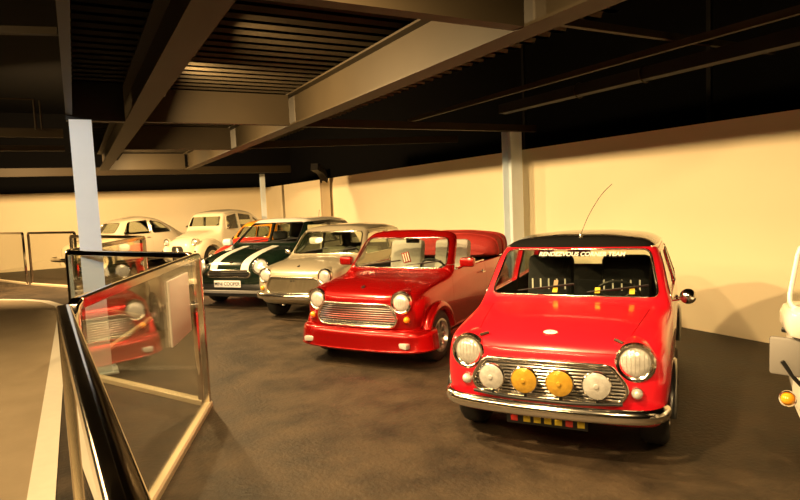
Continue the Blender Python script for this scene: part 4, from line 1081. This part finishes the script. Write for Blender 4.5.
# ---- white scooter at the edge of the picture
def scooter():
    root = thing('motor_scooter', 'white motor scooter with grey hand guard partly out of the picture', 'scooter', (3.13, 1.24, 0), -2.5)
    W = MT['white']
    wheel(root, 0, 0, .23, .10, .14, 'spoke', MT['dullchrome'], 1); wheel(root, -1.25, 0, .23, .11, .14, 'spoke', MT['dullchrome'], 1)
    bm = bmesh.new(); pts = [(.27*math.cos(math.radians(a)), 0, .23+.27*math.sin(math.radians(a))) for a in range(-5, 190, 13)]
    sweep(bm, pts, [(-.085, -.06), (-.075, 0), (-.04, .03), (.04, .03), (.075, 0), (.085, -.06), (.08, -.06), (.06, -.0), (-.06, -.0), (-.08, -.06)]); obj('front_mudguard', bm, MT['greypl'], root)
    bm = bmesh.new()
    for y in (-.075, .075): tube(bm, [(0, y, .23), (-.10, y, .62), (-.17, y*.6, .90)], .02, 10)
    obj('front_fork', bm, MT['trim'], root)
    # leg shield: curved apron
    bm = bmesh.new(); G = []
    for i in range(13):
        t = i/12; z = .32+.62*t; hw = .20+.12*math.sin(PI*min(1, t*1.1))
        G.append([bm.verts.new((-.12-.10*t-.16*abs(u)**2*1.2, u*hw, z)) for u in [-1+2*k/10 for k in range(11)]])
    for i in range(12):
        for k in range(10): bm.faces.new((G[i][k], G[i][k+1], G[i+1][k+1], G[i+1][k]))
    bmesh.ops.solidify(bm, geom=list(bm.faces), thickness=.02); obj('leg_shield', bm, W, root)
    bm = bmesh.new(); box(bm, (-.36, -.385, .93), (-.06, .385, 1.085), .05); hs = obj('fairing', bm, W, root)
    headlamp(hs, (-.045, 0, .97), .075, (1, 0, 0))
    bm = bmesh.new(); tube(bm, [(-.40, -.36, .92), (-.32, -.2, .91), (-.28, 0, .90), (-.32, .2, .91), (-.40, .36, .92)], .016, 10); obj('handlebar', bm, MT['trim'], root)
    for sg in (1, -1):
        R = Matrix.Rotation(sg*.35, 3, 'Z')
        bm = bmesh.new(); box(bm, (-.14, sg*.385-.068, .745), (-.12, sg*.385+.068, .935), .012, R); 
        gd = obj('hand_guard', bm, MT['greypl'], root)
        otube('guard_stay', [(-.115, sg*.40, .82), (-.115, sg*.35, .74), (-.15, sg*.27, .64)], .010, MT['trim'], gd)
        lamp('indicator_lamp', root, (-.12, sg*.375, .63), .032, (1, sg*.2, 0), MT['amber'])
    # screen with a white frame
    out = rpoly([(-.375, 1.07), (-.31, 1.40), (.31, 1.40), (.375, 1.07)], .07)
    xz = lambda z: -.10-.28*(z-1.06)
    bm = bmesh.new(); dd = dense(out, .05); vs = [bm.verts.new((xz(z)-.4*y*y, y, z)) for y, z in dd]; c = bm.verts.new((xz(1.24), 0, 1.24))
    for i in range(len(vs)): bm.faces.new((vs[i], vs[(i+1) % len(vs)], c))
    bmesh.ops.solidify(bm, geom=list(bm.faces), thickness=.004); wsn = obj('windscreen', bm, MT['cleargl'], root)
    otube('screen_frame', [(xz(z)-.4*y*y, y, z) for y, z in dd], .012, W, wsn, 8, True)
    bm = bmesh.new(); box(bm, (-.95, -.15, .26), (-.18, .15, .32), .02); obj('floorboard', bm, W, root)
    L = Loft({-1.62: S(.50, (.04, .50), (.07, .52), (.08, .58), (.08, .64), (.07, .68), (.05, .70), (.02, .71), top=.71), -1.45: S(.42, (.10, .42), (.17, .45), (.19, .55), (.19, .65), (.16, .72), (.12, .75), (.06, .76), top=.76),
              -1.05: S(.30, (.12, .30), (.19, .34), (.22, .50), (.21, .64), (.17, .73), (.13, .76), (.06, .77), top=.77), -.74: S(.28, (.10, .28), (.13, .31), (.14, .45), (.14, .60), (.13, .70), (.10, .74), (.05, .75), top=.75),
              -.70: S(.34, (.06, .34), (.08, .36), (.09, .45), (.09, .58), (.08, .66), (.06, .70), (.03, .71), top=.71)})
    link('body', shade(L.mesh()), W, root)
    bm = bmesh.new(); box(bm, (-1.55, -.15, .76), (-.78, .15, .85), .04); obj('seat', bm, MT['fabric'], root)
    lamp('tail_lamp', root, (-1.63, 0, .62), .05, (-1, 0, 0), MT['tail'])
scooter()

# ------------------------------------------------------------------ glass barrier, zig-zag panels
RAIL = 1.30
def panel(p0, p1, label, z0=.045):
    p0, p1 = Vector((*p0, 0)), Vector((*p1, 0)); d = p1-p0; Ln = d.length; d.normalize(); nrm = Vector((-d.y, d.x, 0))
    t = thing('glass_barrier_panel', label, 'barrier', p0, math.atan2(d.y, d.x))
    w = .024; T = RAIL
    out = rpoly([(w+.004, z0), (w+.004, T), (Ln-w-.004, T), (Ln-w-.004, z0)], .06)
    # polished frame: top rail, uprights and foot rail
    prof = [(-.026, -.02), (-.018, -.026), (.018, -.026), (.026, -.02), (.026, .02), (.018, .026), (-.018, .026), (-.026, .02)]
    bm = bmesh.new(); c = .05
    sweep(bm, [(w, 0, .02), (w, 0, T-c), (w+.012, 0, T-.014), (w+c, 0, T)], prof, up=(0, 1, 0)); obj('upright', bm, MT['steelrail'], t)
    bm = bmesh.new(); sweep(bm, [(Ln-w, 0, .02), (Ln-w, 0, T-c), (Ln-w-.012, 0, T-.014), (Ln-w-c, 0, T)], prof, up=(0, 1, 0)); obj('upright', bm, MT['steelrail'], t)
    bm = bmesh.new(); sweep(bm, [(w+c, 0, T), (Ln-w-c, 0, T)], prof, up=(0, 0, 1)); obj('top_rail', bm, MT['steelrail'], t)
    bm = bmesh.new(); sweep(bm, [(.0, 0, .026), (Ln, 0, .026)], [(-.034, -.026), (.034, -.026), (.034, .012), (.022, .026), (-.022, .026), (-.034, .012)], up=(0, 0, 1)); obj('foot_rail', bm, MT['footrail'], t)
    bm = bmesh.new(); box(bm, (w+.02, -.005, .05), (Ln-w-.02, .005, T-.024)); obj('glass', bm, MT['panelgl'], t)
    return t
panel((-.07, 2.80), (.05, .42), 'glass barrier panel running alongside the walkway, closest to the viewer')
panel((-.045, 2.86), (.885, 5.20), 'glass barrier panel with the white card hung on it')
panel((.86, 5.27), (-.10, 7.10), 'glass barrier panel in front of the white steel column')
panel((-.10, 7.20), (.92, 9.98), 'glass barrier panel just behind the white steel column')
panel((.90, 10.06), (-.10, 12.75), 'glass barrier panel beyond the column, before the beige car')
panel((-.02, 15.6), (-1.06, 17.45), 'glass barrier panel ending at the double post by the far wall')
panel((-1.17, 17.65), (-1.95, 19.4), 'glass barrier panel farther along the curved walkway, cut by the picture edge')
# white card hung on the second panel
a = Vector((-.045, 2.86)); b = Vector((.885, 5.20)); dv = b-a
pc = thing('card_holder', 'blank white card hanging on the glass barrier', 'sign', (a.x+dv.x*.585, a.y+dv.y*.585, 0), math.atan2(dv.y, dv.x))
obox('card', (.0, -.020, .765), (.56, -.006, 1.215), MT['card'], pc, .003)
# ------------------------------------------------------------------ flood lights on the beam
for i, (x, y, z, p, yaw, tilt, spr) in enumerate(LAMPS):
    t = thing('flood_light', '%s small black flood light along the long beam, counted from its near end' % ('first', 'second', 'third', 'fourth', 'fifth', 'sixth', 'seventh')[i],
              'lamp', (x, y, z), math.radians(yaw), 'flood lights on the long beam')
    R = Matrix.Rotation(math.radians(tilt), 3, 'Y')
    bm = bmesh.new(); box(bm, (-.07, -.14, -.10), (.02, .14, .10), .012, R, (0, 0, 0)); obj('housing', bm, MT['trim'], t)
    bm = bmesh.new(); tube(bm, [(-.02, -.15, 0), (-.06, -.15, .14), (-.06, .15, .14), (-.02, .15, 0)], .008, 6); obj('bracket', bm, MT['trim'], t)
